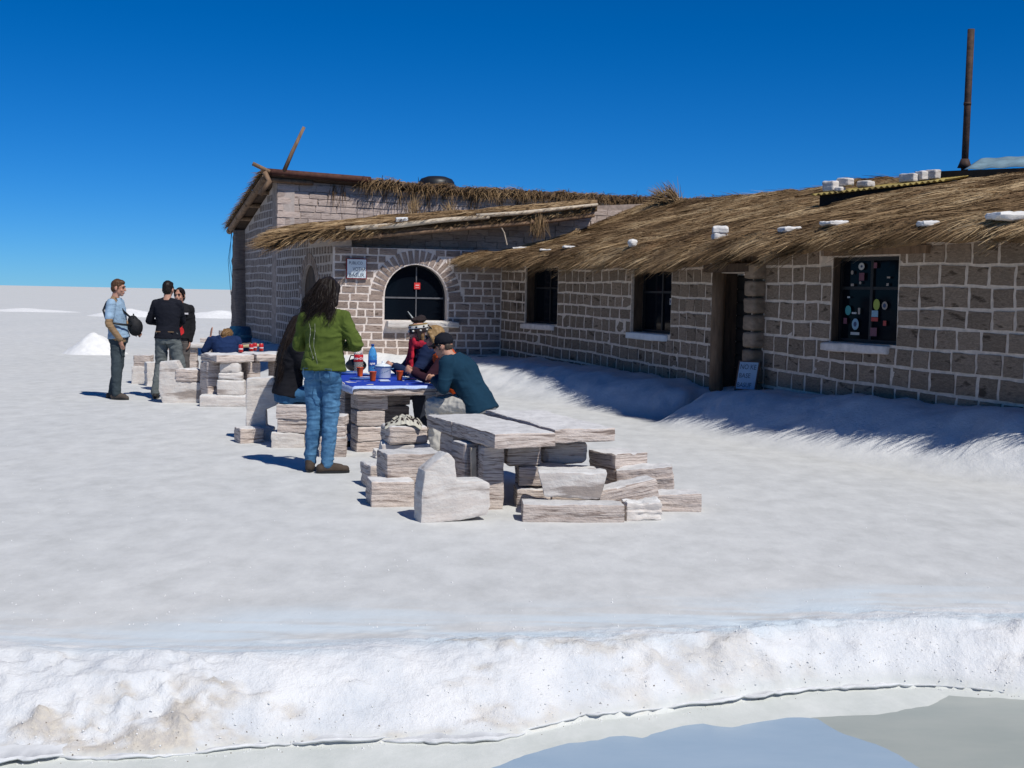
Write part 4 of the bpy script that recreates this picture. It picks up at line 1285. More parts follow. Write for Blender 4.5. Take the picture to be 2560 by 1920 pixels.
# black tank on the roof
tk = empty('water_tank', 'black domed water tank on the hall roof', 'water tank', T(-2.05, 32.3, 4.07))
MB().lathe([(.46, -.5), (.47, .30), (.46, .42), (.40, .50), (.24, .56), (.02, .575)], 28, WM[tk.name]).build('tank_body', MAT['black_plastic'], tk, True)
MB().lathe([(.475, .28), (.49, .30), (.49, .32), (.475, .34)], 28, WM[tk.name]).build('tank_rim', MAT['black_plastic'], tk, True)

# ------------------------------------------------------------------ things lying on the lodge roof
def roof_find(X, Y):
    """where on the lodge roof the sight line through a picture point meets it"""
    d = _fw + _R * ((X - 1280) / FPX) - _U * ((Y - 960) / FPX)
    best = None
    for i in range(120):
        s = S0 + (S1 - S0) * i / 119
        for j in range(41):
            p = roof_pt(s, j / 40); v = p - Vector((0, 0, CAMH))
            w = v.dot(_fw); e = abs(v.dot(_R) / w * FPX - (X - 1280)) + abs(-v.dot(_U) / w * FPX - (Y - 960))
            if best is None or e < best[0]: best = (e, p, s, j / 40)
    return best[1], best[2], best[3]
RG = 'white stones weighing down the thatch'
for (X, Y, w, h, rot, lab) in [(1800, 603, .20, .10, .2, 'lower white stone of the pair stacked on the thatch above the doorway'),
                               (1584, 617, .13, .10, .6, 'small white stone at the thatch edge above the second lodge window'),
                               (1428, 624, .30, .05, .1, 'flat white stone at the thatch edge between the first two lodge windows'),
                               (1362, 626, .22, .035, .0, 'thin white flake of stone in the thatch above the first lodge window'),
                               (1300, 620, .30, .04, .1, 'flat white stone in the thatch near the arched porch'),
                               (1970, 577, .25, .07, .4, 'half buried pale stone in the thatch above the pier by the door'),
                               (2088, 565, .28, .06, .5, 'flat white stone in the thatch above the stickered window'),
                               (2330, 563, .20, .06, .1, 'small white stone in the thatch right of the stickered window'),
                               (2530, 549, .38, .07, .2, 'broad white stone in the thatch at the right edge of the view')]:
    p, s, t = roof_find(X, Y)
    stone('roof_stone', p.x, p.y, p.z - (.005 if h > .08 else .012), w, w * .7, h, rot, 'roof_white', None, min(.03, h * .35), .02, label=lab, cat='stone', group=RG)
p, s, t = roof_find(1800, 603)
stone('roof_stone', p.x + .01, p.y, p.z + .095, .21, .15, .10, -.1, 'roof_white', None, .03, .016, label='upper white stone of the pair stacked on the thatch above the doorway', cat='stone', group=RG)
# corrugated skylight propped over the thatch
pL, sL, tL = roof_find(2022, 525); pR, sR, tR = roof_find(2365, 466)
def corrugated(name, a, b, up, n, amp, mat, thick=.006, wav=.076):
    """sheet from edge a-b, reaching by vector up"""
    L = (b - a).length; nn = int(L / wav * 8); V = []; F = []
    nm = (b - a).cross(up).normalized()
    if nm.z < 0: nm = -nm
    for k in range(nn + 1):
        f = k / nn; o = nm * amp * math.sin(2 * math.pi * f * L / wav)
        for j in (0, 1): V.append(a.lerp(b, f) + up * j + o)
    m = len(V)
    V += [v - nm * thick for v in V]
    for k in range(nn):
        a_ = 2 * k
        F.append((a_, a_+2, a_+3, a_+1)); F.append((m+a_, m+a_+1, m+a_+3, m+a_+2)); F.append((a_, m+a_, m+a_+2, a_+2)); F.append((a_+1, a_+3, m+a_+3, m+a_+1))
    F.append((0, 1, m+1, m)); F.append((2*nn, m+2*nn, m+2*nn+1, 2*nn+1))
    return mesh_py(name, V, F, mat, True)
aL = pL + Vector((0, 0, .22)); aR = pR + Vector((0, 0, .09))
_, tn, nn_ = wall_xy((sL + sR) / 2)
upv = -nn_ * .75 + Vector((0, 0, .13))
sk = empty('corrugated_skylight', 'yellow corrugated sheet propped on the thatch and weighed down with stones', 'skylight', T(*aL))
link('sheet', corrugated('sheet', aL, aR, upv, 40, .014, MAT['yellow_sheet']), sk)
pL = pL - nn_ * .14 + Vector((0, 0, .02)); pR = pR - nn_ * .14 + Vector((0, 0, .02)); kL = aL - nn_ * .14; kR = aR - nn_ * .14
fb = MB(); fb.add([pL - Vector((0,0,.05)), pR - Vector((0,0,.05)), kR - Vector((0,0,.0)), kL - Vector((0,0,.0)),
        pL - Vector((0,0,.05)) - nn_*.04, pR - Vector((0,0,.05)) - nn_*.04, kR - nn_*.04, kL - nn_*.04], [(0,1,2,3),(7,6,5,4),(0,4,5,1),(1,5,6,2),(2,6,7,3),(3,7,4,0)])
fb.build('gap_shade_panel', MAT['dark_inside'], sk)  # near-black panel, paints the shade in the gap under the propped sheet
for (f, g, w, h, dz, lab, rot) in [(.06, .25, .22, .17, 0, 'leftmost squared stone of the group at the low end of the skylight', .3), (.155, .3, .24, .13, .05, 'squared stone tilted on the group at the low end of the skylight', .2),
                         (.16, .16, .13, .08, -.015, 'small stone at the front of the group at the low end of the skylight', .5), (.31, .3, .24, .10, 0, 'lone flat white stone on the middle of the skylight', .1),
                         (.60, .4, .28, .14, 0, 'left squared stone of the group at the high end of the skylight', .2), (.69, .42, .20, .15, 0, 'middle squared stone of the group at the high end of the skylight', -.1), (.77, .4, .20, .16, 0, 'right squared stone of the group at the high end of the skylight', .3)]:
    q = aL.lerp(aR, f) + upv * g
    stone('roof_stone', q.x, q.y, q.z + .012 + dz, w * .88, .15, h * .85, rot + math.atan2(tn.y, tn.x), 'slab_pale', None, .02, .012, label=lab, cat='stone', group='stones on the corrugated skylight')
# raised sheet-metal hood with the stove pipe at the top right
q0, s0_, t0_ = roof_find(2262, 450); q1, s1_, t1_ = roof_find(2555, 442)
hd = empty('roof_hood', 'blue grey sheet metal hood raised over a dark gap in the thatch', 'roof vent', T(*q0))
b0 = q0 + Vector((0.05, 0, .10)); b1 = Vector((6.6 + 1.6, 15.6, q1.z + .12))
b0 = Vector((5.62, 17.4, 3.44)); b1 = Vector((8.3, 14.9, 3.38))
mid = (b1 - b0).normalized(); back = Vector((-mid.y, mid.x, 0))
if back.x < 0: back = -back
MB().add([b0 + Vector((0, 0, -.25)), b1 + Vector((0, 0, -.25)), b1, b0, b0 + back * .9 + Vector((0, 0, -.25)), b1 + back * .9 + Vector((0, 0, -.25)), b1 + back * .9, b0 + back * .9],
         [(0,1,2,3),(7,6,5,4),(0,4,5,1),(1,5,6,2),(3,2,6,7),(0,3,7,4)]).build('gap_shade_box', MAT['dark_inside'], hd)  # near-black box, its colour stands for the shaded slit below the hood
c0 = b0.lerp(b1, .16) + back * .05 + Vector((0, 0, .015)); c1 = b1 + back * .05 + Vector((0, 0, .06))
link('sheet', corrugated('sheet', c0, c1, back * .55 + Vector((0, 0, .20)), 30, .006, MAT['zinc'], wav=.30), hd)
sp = empty('stove_pipe', 'tall thin rusty stove pipe rising from the lodge roof', 'chimney', T(6.26, 17.5, 3.4))
MB().tube([(6.26, 17.5, 3.3), (6.262, 17.5, 4.4), (6.265, 17.5, 5.42)], .048, 14).build('pipe', MAT['rust'], sp, True)
MB().lathe([(.10, 3.52), (.075, 3.58), (.055, 3.64)], 14, T(6.26, 17.5, 0)).build('flashing', MAT['rust'], sp, True)
MB().tube([(6.26, 17.5, 4.38), (6.26, 17.5, 4.42)], .053, 14).build('pipe_joint', MAT['rust'], sp, True)
# ------------------------------------------------------------------ salt furniture
def on(X, Y, z):
    """point of a level surface at height z that a picture point shows"""
    d = _fw + _R * ((X - 1280) / FPX) - _U * ((Y - 960) / FPX)
    return Vector((0, 0, CAMH)) + d * ((z - CAMH) / d.z)
def rot2(x, y, a, u, v): return (x + math.cos(a) * u - math.sin(a) * v, y + math.sin(a) * u + math.cos(a) * v)
G = lambda x, y: ground_z(x, y) - .012

# nearest table: three thick slabs on upright stones
a1 = R(23)
t1 = empty('salt_table', 'bare empty salt stone table nearest the camera, with a cracked top', 'table', T(.1, 9.9, 0) @ RZ(a1), 'salt stone tables')
o1 = (-.12, 9.09)
def t1p(u, v): return rot2(o1[0], o1[1], a1, u, v)
x, y = t1p(.25, .46); stone('slab', x, y, .482, .50, .92, .118, a1, 'slab', 3, .012, .007, t1, n=20)
x, y = t1p(.25, 1.235); stone('slab', x, y, .480, .50, .61, .115, a1, 'slab', 8, .012, .007, t1, n=16)
x, y = t1p(.805, .85); stone('slab', x, y, .502, .515, 1.55, .112, a1 - .03, 'slab', 5, .014, .011, t1, n=22, label='slab with a ragged reddish end')
x, y = t1p(.10, .32); stone('leg', x, y, G(x, y), .17, .20, .492, a1 - .1, 'slab', 12, .02, .008, t1, n=9)
x, y = t1p(.02, .62); stone('leg', x, y, G(x, y), .16, .24, .49, a1 + .1, 'slab', 13, .02, .01, t1, n=9)
x, y = t1p(.20, 1.25); stone('leg', x, y, G(x, y), .26, .3, .488, a1, 'slab', 14, .03, .01, t1, n=9)
x, y = t1p(.85, 1.2); stone('leg', x, y, G(x, y), .24, .3, .482, a1, 'slab', 15, .03, .01, t1, n=9)
x, y = t1p(.005, .40); MB().box(-.02, -.012, 0, .02, .012, .47, T(x, y, G(x, y)) @ RZ(a1) @ RY(-.04)).build('prop', MAT['wood_pale'], t1)
x, y = t1p(.40, .42); stone('support_block', x, y, .300, .27, .25, .178, a1 * .4, 'slab', 16, .03, .01, t1)
x, y = t1p(.80, .52); stone('support_block', x, y, .290, .36, .27, .186, a1 * .5, 'slab', 17, .045, .01, t1)

SG = 'loose salt blocks piled round the nearest table'
def loose(x, y, z, w, d, h, rot, label, mat='slab', tilt=(0, 0), **k):
    return stone('salt_stone', x, y, z if z else G(x, y), w, d, h, rot, mat, None, k.pop('r', .013), k.pop('amp', .013), None, tilt, label=label, cat='stone block', group=SG, n=k.pop('n', 13), **k)
loose(.46, 8.97, 0, .74, .23, .145, .05, 'long flat salt beam lying lowest in front of the table, right of the L-shaped seat', amp=.012, n=12)
loose(.46, 9.17, .138, .46, .27, .19, .0, 'squared block lying on the long salt beam in front of the table', 'slab_pale', taper=.10)
loose(.17, 9.58, 0, .26, .26, .155, .1, 'low block under the left end of the long stone below the table top')
loose(.50, 9.66, 0, .34, .26, .155, .0, 'low block under the right end of the long stone below the table top')
loose(.36, 9.64, .150, .60, .27, .145, .05, 'long rough stone laid crosswise right below the table supports', amp=.02, n=12)
loose(.88, 10.08, 0, .34, .36, .17, .3, 'block on the ground beneath the dark-faced stone at the right of the table')
loose(.87, 10.02, .165, .32, .38, .21, .55, 'dark-faced squared block propped highest at the right of the table')
loose(1.08, 9.78, .09, .44, .30, .20, -.1, 'big block tilted up at the back of the right hand pile', tilt=(-.10, .0), amp=.018)
loose(.88, 9.34, .065, .47, .22, .155, .28, 'long block tilted with its right end raised, in the middle of the right hand pile', tilt=(-.18, 0))
loose(.97, 9.05, 0, .27, .22, .145, .15, 'small broken pale stone at the foot of the right hand pile', 'slab_pale', amp=.03)
loose(1.20, 9.42, 0, .50, .22, .150, .05, 'long low block sticking out farthest right of the pile')
loose(-.80, 9.70, .148, .44, .34, .235, .35, 'large rounded block laid across two lower ones, left of the L-shaped seat', amp=.016)
loose(-.92, 9.45, 0, .33, .28, .21, .25, 'low block in front, under the large rounded block at the left')
loose(-.66, 9.68, 0, .22, .26, .16, .2, 'short block half hidden behind the L-shaped seat')
loose(-1.13, 10.33, 0, .19, .30, .205, .4, 'small grey block standing farthest left of the stones round the nearest table', amp=.018)
# the stack that carries the knitted cloth
loose(-.93, 10.75, 0, .44, .34, .20, .1, 'bottom block of the stack that carries the crumpled cloth', 'slab')
loose(-.92, 10.76, .19, .42, .32, .135, .12, 'pale middle block of the stack that carries the crumpled cloth', 'slab_pale', amp=.02)
loose(-.93, 10.74, .322, .35, .32, .158, .35, 'top block of the stack, right under the crumpled cloth', r=.03)
loose(-1.28, 12.02, 0, .12, .14, .10, .3, 'fist-sized pale stone lying alone left of the cloth stack', 'slab_pale', amp=.02)

def l_seat(x, y, rot, prof, depth, label, mat='slab_pale', amp=.010, seed=3):
    """seat cut from one slab: outline in (u,z), extruded to the back"""
    P = [Vector((a, b, 0)) for a, b in prof]
    bm = bmesh.new()
    fr = [bm.verts.new((p.x, 0, p.y)) for p in P]; bk = [bm.verts.new((p.x, depth, p.y)) for p in P]
    bm.faces.new(fr); bm.faces.new(list(reversed(bk)))
    for i in range(len(P)):
        j = (i + 1) % len(P); bm.faces.new((fr[i], bk[i], bk[j], fr[j]))
    bmesh.ops.recalc_face_normals(bm, faces=bm.faces)
    bmesh.ops.bevel(bm, geom=list(bm.edges), offset=.016, segments=2, affect='EDGES', profile=.6)
    bmesh.ops.triangulate(bm, faces=bm.faces)
    for _ in range(4):
        lng = [e for e in bm.edges if e.calc_length() > .04]
        if not lng: break
        bmesh.ops.subdivide_edges(bm, edges=lng, cuts=1)
        bmesh.ops.triangulate(bm, faces=bm.faces)
    bm.normal_update()
    for v in bm.verts:
        k = noise.noise(v.co * 7 + Vector((seed * 2.2, 0, 0))) + .6 * noise.noise(v.co * 21 + Vector((0, seed, 0)))
        v.co += v.normal * amp * k
    me = bpy.data.meshes.new('stone_seat'); bm.to_mesh(me); bm.free(); me.materials.append(MAT[mat])
    me.polygons.foreach_set('use_smooth', [True] * len(me.polygons)); me.set_sharp_from_angle(angle=R(28))
    o = link('stone_seat', me, None, T(x, y, ground_z(x, y) - .015) @ RZ(rot))
    tag(o, label, 'stone seat', 'seats cut from one salt slab'); return o
l_seat(-.63, 8.70, R(20), [(0, 0), (.30, .02), (.50, .05), (.525, .12), (.515, .285), (.46, .305), (.262, .305), (.25, .46), (.19, .515), (.025, .385), (.005, .2)], .19,
       'pale L-shaped stone seat with slanting broken back, in front of the nearest table')
l_seat(-5.02, 17.55, R(4), [(0, .20), (.06, .0), (.64, .0), (.65, .30), (.44, .33), (.36, .38), (.25, .62), (.02, .60)], .26,
       'pale stone seat with high left back, in front of the man in the black jumper', seed=9)
stone('salt_stone', -4.63, 17.68, ground_z(-4.63, 17.6) + .29, .33, .24, .19, .1, 'slab', 31, .03, .02, label='striped cushion-like stone lying on the seat near the black jumper man', cat='stone block', group='loose salt blocks round the farther tables')
# upright seat back beside the seated woman
MGP = 'loose salt blocks round the farther tables'
def loose2(*a, **k):
    o = loose(*a, **k); o['group'] = MGP; return o
l_seat(-2.86, 13.30, R(8), [(0, .16), (.02, 0), (.30, 0), (.30, .14), (.22, .17), (.21, .35), (.33, .40), (.31, .70), (0, .68)], .22,
       'tall upright stone seat back behind the seated woman in black', seed=14)
loose2(-2.80, 13.18, 0, .26, .24, .17, .5, 'low block wedged under the tall seat back behind the woman in black')
loose2(-2.31, 12.86, 0, .34, .36, .165, .1, 'pale bottom block of the stool the woman in black sits on', 'slab_pale')
loose2(-2.26, 12.86, .158, .32, .34, .15, .05, 'middle block of the stool the woman in black sits on')
loose2(-2.25, 12.86, .302, .34, .36, .15, .0, 'top block of the stool the woman in black sits on')
loose2(-1.75, 12.15, 0, .26, .3, .205, .1, 'lower block of the low stack behind the legs of the woman in green')
loose2(-1.73, 12.20, .20, .20, .26, .11, .05, 'middle block of the low stack behind the legs of the woman in green')
loose2(-1.73, 12.22, .305, .20, .24, .10, -.05, 'upper block of the low stack behind the legs of the woman in green')

# laid table
a2 = R(18.6)
t2 = empty('salt_table', 'salt stone table laid for a meal under a blue cloth', 'table', T(-1.3, 13.3, 0) @ RZ(a2), 'salt stone tables')
o2 = (-1.57, 12.30)
def t2p(u, v): return rot2(o2[0], o2[1], a2, u, v)
x, y = t2p(.42, .62); stone('slab', x, y, .585, .86, 1.24, .095, a2, 'slab', 21, .02, .012, t2, n=14)
x, y = t2p(.42, 1.72); stone('slab', x, y, .585, .86, .94, .095, a2, 'slab', 22, .02, .012, t2, n=12)
for k, (h0, h1, w) in enumerate([(-.02, .115, .30), (.115, .272, .31), (.272, .43, .30), (.43, .588, .32)]):
    x, y = t2p(.20, .27); stone('leg_block', x + .01 * k % .02, y, h0, w, .32, h1 - h0, a2 + .04 * (k % 2), 'slab', 23 + k, .022, .010, t2, n=8)
for k, (h0, h1, w) in enumerate([(-.02, .20, .34), (.20, .40, .33), (.40, .588, .34)]):
    x, y = t2p(.62, 1.05); stone('leg_block', x, y, h0, w, .34, h1 - h0, a2 + .05 * k, 'slab', 30 + k, .022, .010, t2, n=8)
    x, y = t2p(.40, 1.95); stone('leg_block', x, y, h0, w, .34, h1 - h0, a2 + .05 * k, 'slab', 35 + k, .022, .010, t2, n=8)
# cloth
blue_cloth = plain('royal_blue_cloth', (.012, .045, .36), .85, .15, 30)
lace = plain('pale_blue_lace_border', (.42, .52, .78), .9, .2, 60)
def cloth():
    W_, L_ = .93, 2.02; nu, nv = 44, 70; V = []; F = []; mi = []
    for j in range(nv + 1):
        for i in range(nu + 1):
            u = -.05 + W_ * i / nu; v = -.022 + L_ * j / nv
            z = .683 + .004 * noise.noise(Vector((u * 8, v * 6, 2)))
            dr_ = 0
            if v < .0: dr_ = max(dr_, -v * 1.1)
            if u < 0: dr_ = max(dr_, -u * 1.5)
            if u > .86: dr_ = max(dr_, (u - .86) * 1.5)
            z -= dr_ * 1.0
            z += .010 * noise.noise(Vector((u * 9, v * 9, 5))) * (1 if dr_ else .2)
            uu = max(-.018, min(.878, u)); vv = max(-.016, v)
            x, y = t2p(uu + .004 * noise.noise(Vector((v * 14, 1, 1))) * (1 if dr_ else 0), vv + .01 * noise.noise(Vector((u * 10, 1, 3))) * (1 if dr_ else 0))
            V.append((x, y, z))
    for j in range(nv):
        for i in range(nu):
            a = j * (nu + 1) + i; F.append((a, a + 1, a + nu + 2, a + nu + 1))
            mi.append(1 if (j < 2 or i < 2 or i >= nu - 3 or j >= nv - 3) else 0)
    me = mesh_py('tablecloth', V, F, blue_cloth, True); me.materials.append(lace); me.polygons.foreach_set('material_index', mi)
    o = link('tablecloth', me); tag(o, 'royal blue tablecloth with a pale lace border on the laid table', 'tablecloth')
    md = o.modifiers.new('thickness', 'SOLIDIFY'); md.thickness = .003; md.offset = 1
cloth()
ZT = .688
def lathe_thing(name, label, cat, p, parts, group=None, rot=0):
    e = empty(name, label, cat, T(*p) @ RZ(rot), group)
    for (pn, prof, mat) in parts: MB().lathe(prof, 24, WM[e.name]).build(pn, mat, e, True)
    return e
# bottles
clear = mat_new('clear_plastic'); cm_, cn_, cb_ = clear
cb_.inputs['Base Color'].default_value = (.80, .76, .72, 1); cb_.inputs['Roughness'].default_value = .12; cb_.inputs['Transmission Weight'].default_value = .75; cb_.inputs['IOR'].default_value = 1.12
cola = plain('dark_cola', (.010, .004, .003), .2, .1, 5, spec=.5)
red_label = plain('red_label', (.50, .012, .018), .45, .05, 5)
white_ink = plain('white_print', (.78, .74, .74), .5, .04, 5)
bp = on(896, 930, ZT); bp.z = ZT
cb = lathe_thing('cola_bottle', 'large cola bottle with red label and yellow cap on the blue tablecloth', 'bottle', bp,
    [('cola', [(.0, .002), (.048, .002), (.052, .02), (.052, .11), (.0, .112)], cola),
     ('bottle_body', [(.050, .0), (.054, .02), (.054, .115), (.051, .122), (.051, .205), (.054, .215), (.046, .245), (.028, .285), (.016, .305), (.015, .318), (.0, .319)], cm_),
     ('label', [(.0535, .122), (.0555, .124), (.0555, .203), (.0535, .205)], red_label),
     ('cap', [(.0175, .312), (.018, .336), (.0, .337)], plain('yellow_cap', (.62, .60, .03), .4, .05, 4))])
def wrap_text(body, size, mat, e, r, zc, ang0, shear):
    me = text_mesh(body, size, mat, shear, .0012)
    xs = [v.co.x for v in me.vertices]; x0 = (min(xs) + max(xs)) / 2
    for v in me.vertices:
        a = ang0 + (v.co.x - x0) / r; h = v.co.y
        v.co = Vector((math.cos(a) * r, math.sin(a) * r, zc + h))
    me.update(); return link('lettering', me, e, WM[e.name])
wrap_text('Coca-Cola', .040, white_ink, cb, .0568, .150, -math.pi / 2 + .1, .35)
bluepl = mat_new('blue_plastic'); bp2, _, bb2 = bluepl
bb2.inputs['Base Color'].default_value = (.10, .40, .78, 1); bb2.inputs['Roughness'].default_value = .14; bb2.inputs['Transmission Weight'].default_value = .5; bb2.inputs['IOR'].default_value = 1.15
wp_ = on(931, 931, ZT); wp_.z = ZT
wb = lathe_thing('water_bottle', 'large blue water bottle with dark blue cap on the blue tablecloth', 'bottle', wp_,
    [('bottle_body', [(.046, .0), (.051, .015), (.051, .20), (.047, .225), (.036, .26), (.020, .295), (.016, .300), (.0155, .318), (0, .319)], bp2),
     ('water', [(.0, .004), (.044, .004), (.047, .02), (.047, .19), (0, .191)], plain('blue_tinted_water', (.03, .17, .42), .2, .1, 5)),
     ('label', [(.0515, .075), (.0525, .077), (.0525, .145), (.0515, .147)], plain('navy_label', (.015, .07, .32), .4, .1, 5)),
     ('cap', [(.0185, .305), (.019, .332), (0, .333)], plain('navy_cap', (.008, .05, .22), .4, .05, 4))])
wrap_text('agua', .036, white_ink, wb, .0540, .098, -math.pi / 2 + .1, .2)
# enamel pot with lid
enamel = plain('white_enamel', (.72, .77, .80), .25, .05, 4, spec=.5)
rimblue = plain('blue_enamel_rim', (.10, .20, .36), .3, .1, 4)
pp = on(957, 946, ZT); pp.z = ZT
pot = lathe_thing('enamel_pot', 'white speckled enamel pot with lid on the blue tablecloth', 'pot', pp,
    [('pot_body', [(.0, .0), (.080, .002), (.087, .012), (.088, .125), (.094, .130), (.0, .131)], enamel),
     ('pot_rim', [(.0885, .122), (.0955, .128), (.0955, .133), (.0885, .134)], rimblue),
     ('lid', [(.090, .134), (.086, .142), (.050, .158), (.016, .164), (.012, .176), (.017, .186), (.0, .190)], enamel)])
for s in (-1, 1):
    MB().tube([WM[pot.name] @ Vector(q) for q in ((s*.087, -.025, .105), (s*.115, -.022, .11), (s*.115, .022, .11), (s*.087, .025, .105))], .006, 6).build('handle', rimblue, pot, True)
sm = MB()
for k in range(13):
    a = -math.pi * (.08 + .84 * ((k * 5) % 13) / 13); z = .025 + .080 * ((k * 8) % 13) / 13
    c = Vector((math.cos(a) * .0882, math.sin(a) * .0882, z)); sm.ell(WM[pot.name] @ c, (.0045, .0045, .006), None, 6, 4)
sm.build('enamel_speckles', rimblue, pot, kind='stuff')
# cups, plates
orange = plain('orange_plastic', (.60, .085, .012), .35, .08, 6, spec=.4)
cupP = [(.0, .0), (.026, .0), (.029, .01), (.038, .098), (.0395, .10), (.036, .10), (.0275, .012), (.0, .012)]
CG = 'orange cups on the blue tablecloth'
cups = [((900, 941), 'orange plastic cup in front of the cola bottle'), ((932, 953), 'orange plastic cup at the left of the white pot'), ((999, 951), 'orange plastic cup at the right of the white pot')]
c0 = None
for (q, lab) in cups:
    p = on(*q, ZT); e = empty('cup', lab, 'cup', T(p.x, p.y, ZT), CG)
    MB().lathe(cupP, 24, WM[e.name]).build('cup_body', orange, e, True)
    MB().lathe([(.0385, .094), (.0408, .097), (.0408, .102), (.0385, .103)], 24, WM[e.name]).build('cup_rim', orange, e, True)
plateW = plain('white_plate', (.70, .69, .66), .3, .04, 4, spec=.5)
plateB = plain('blue_plate', (.05, .14, .38), .3, .06, 4, spec=.5)
PG = 'plates on the blue tablecloth'
def plate(q, r, lab, mat, deep=.010):
    p = on(*q, ZT); e = empty('plate', lab, 'plate', T(p.x, p.y, ZT), PG)
    MB().lathe([(0, .0), (r * .78, .0), (r, deep), (r * .99, deep + .003), (r * .74, deep * .62 + .002), (r * .66, deep * .5), (0, deep * .5)], 32, WM[e.name]).build('dish', mat, e, True)
    MB().lathe([(r * .992, deep + .0005), (r * 1.006, deep + .001), (r * 1.006, deep + .003), (r * .992, deep + .0035)], 32, WM[e.name]).build('plate_rim', plateB, e, True)
plate((900, 948), .118, 'white enamel plate nearest the front left corner of the cloth', plateW)
plate((1035, 948), .125, 'white enamel plate at the right, in front of the man in the cap', plateW)
plate((872, 936), .10, 'pale blue deep plate beside the woman in green', plain('pale_blue_plate', (.42, .56, .66), .3, .05, 4, spec=.5), .032)
plate((920, 939), .07, 'small red plate between the two left cups', plain('red_plate', (.50, .05, .03), .35, .06, 4))
p = on(961, 953, ZT)
MB().box(-.055, -.05, .003, .055, .05, .008, T(p.x, p.y, ZT) @ RZ(.3)).box(-.05, -.045, .009, .045, .04, .013, T(p.x, p.y, ZT) @ RZ(.2)).build('napkin_sheet', plain('pale_blue_paper', (.60, .68, .80), .8, .05, 9), empty('napkin', 'folded pale paper napkin lying in front of the white pot', 'napkin', T(p.x, p.y, ZT)))
p = on(1012, 938, ZT); mg = lathe_thing('mug', 'dark mug behind the right orange cup', 'mug', Vector((p.x, p.y, ZT)), [('mug_body', [(0, 0), (.036, .0), (.04, .01), (.04, .085), (.036, .085), (.034, .012), (0, .01)], plain('dark_mug_glaze', (.03, .03, .04), .3, .1, 5))])
MB().tube([WM[mg.name] @ Vector(q) for q in ((.038, 0, .07), (.065, 0, .062), (.065, 0, .03), (.038, 0, .02))], .006, 6).build('handle', MAT['black_plastic'], mg, True)
# black bag behind the bottles
p = on(888, 932, ZT); bgM = T(p.x - .02, p.y + .22, ZT)
bag = empty('handbag', 'black rounded bag standing behind the cola bottle', 'bag', bgM)
MB().ell((0, 0, .075), (.125, .07, .078), None, 20, 12).build('bag_body', plain('black_leather', (.012, .012, .013), .35, .2, 20, .2, spec=.5), bag, True, bgM)
MB().tube([bgM @ Vector(q) for q in ((-.09, 0, .11), (-.06, -.01, .19), (.04, -.01, .19), (.10, 0, .10))], .008, 6).build('strap', MAT['black_plastic'], bag, True)

# third table with cans
a3 = R(36)
t3 = empty('salt_table', 'salt stone table with red drink cans, by the hall corner', 'table', T(-3.7, 17.6, 0) @ RZ(a3), 'salt stone tables')
o3 = (-4.08, 17.08)
def t3p(u, v): return rot2(o3[0], o3[1], a3, u, v)
x, y = t3p(.28, .30); stone('slab', x, y, .600, .57, .60, .12, a3, 'slab', 41, .03, .016, t3, n=10)
x, y = t3p(.90, .30); stone('slab', x, y, .615, .62, .60, .11, a3, 'slab', 42, .03, .016, t3, n=10)
for k, (u, v, w, h0, h1) in enumerate([(.26, .10, .38, .150, .365), (.27, .14, .33, .362, .470), (.27, .15, .28, .465, .605)]):
    x, y = t3p(u, v); stone('leg_block', x, y, h0, w, .28, h1 - h0, .12, 'slab_pale', 43 + k, .03, .014, t3, n=8)
x, y = t3p(.20, .05); stone('foot_slab', x, y, G(x, y), .76, .34, .17, .08, 'slab_pale', 47, .03, .014, t3, n=10)
x, y = t3p(.08, .42); stone('leg', x, y, G(x, y), .20, .30, .615, a3, 'slab', 48, .03, .012, t3)
x, y = t3p(.62, .28); stone('leg', x, y, G(x, y), .20, .30, .62, a3, 'slab', 49, .03, .012, t3)
x, y = t3p(1.05, .25); stone('leg', x, y, G(x, y), .22, .30, .62, a3, 'slab', 50, .03, .012, t3)
canred = plain('red_can', (.48, .02, .022), .3, .1, 6, spec=.5); tin = plain('bright_tin', (.75, .70, .62), .25, .05, 6, metal=.8)
for (q, lab) in [((602, 880), 'red drink can at the left, alone on the far table'), ((628, 878), 'red drink can, left one of the close pair on the far table'), ((637, 875.5), 'red drink can, right one of the close pair on the far table'), ((653, 877), 'red drink can at the right, alone on the far table')]:
    p = on(*q, .725); e = empty('drink_can', lab, 'can', T(p.x, p.y, .718), 'red cans on the far table')
    MB().lathe([(0, 0), (.026, 0), (.033, .008), (.033, .102), (.026, .114), (0, .115)], 18, WM[e.name]).build('can_body', canred, e, True)
    MB().lathe([(.0, .1155), (.025, .1155), (.027, .118), (.024, .119), (0, .117)], 18, WM[e.name]).build('can_lid', tin, e, True)
    MB().lathe([(.0333, .045), (.0335, .046), (.0335, .058), (.0333, .059)], 18, WM[e.name]).build('can_band', white_ink, e, True)
p = on(616, 868, .725); fM = T(p.x, p.y, .725) @ RZ(.7)
fb_ = empty('folded_cloth', 'striped folded cloth lying behind the red cans', 'cloth', fM)
for k, c in enumerate(((.45, .38, .22), (.08, .09, .12), (.6, .58, .52), (.40, .26, .12))):
    V_, F_ = rock(.34, .06, .05 + .01 * (k % 2), .02, .008, 80 + k, 6)
    link('fold', mesh_py('fold', V_, F_, plain('cloth_stripe', c, .9), True), fb_, fM @ T(0, -.09 + .058 * k, 0) @ RY(-.05))
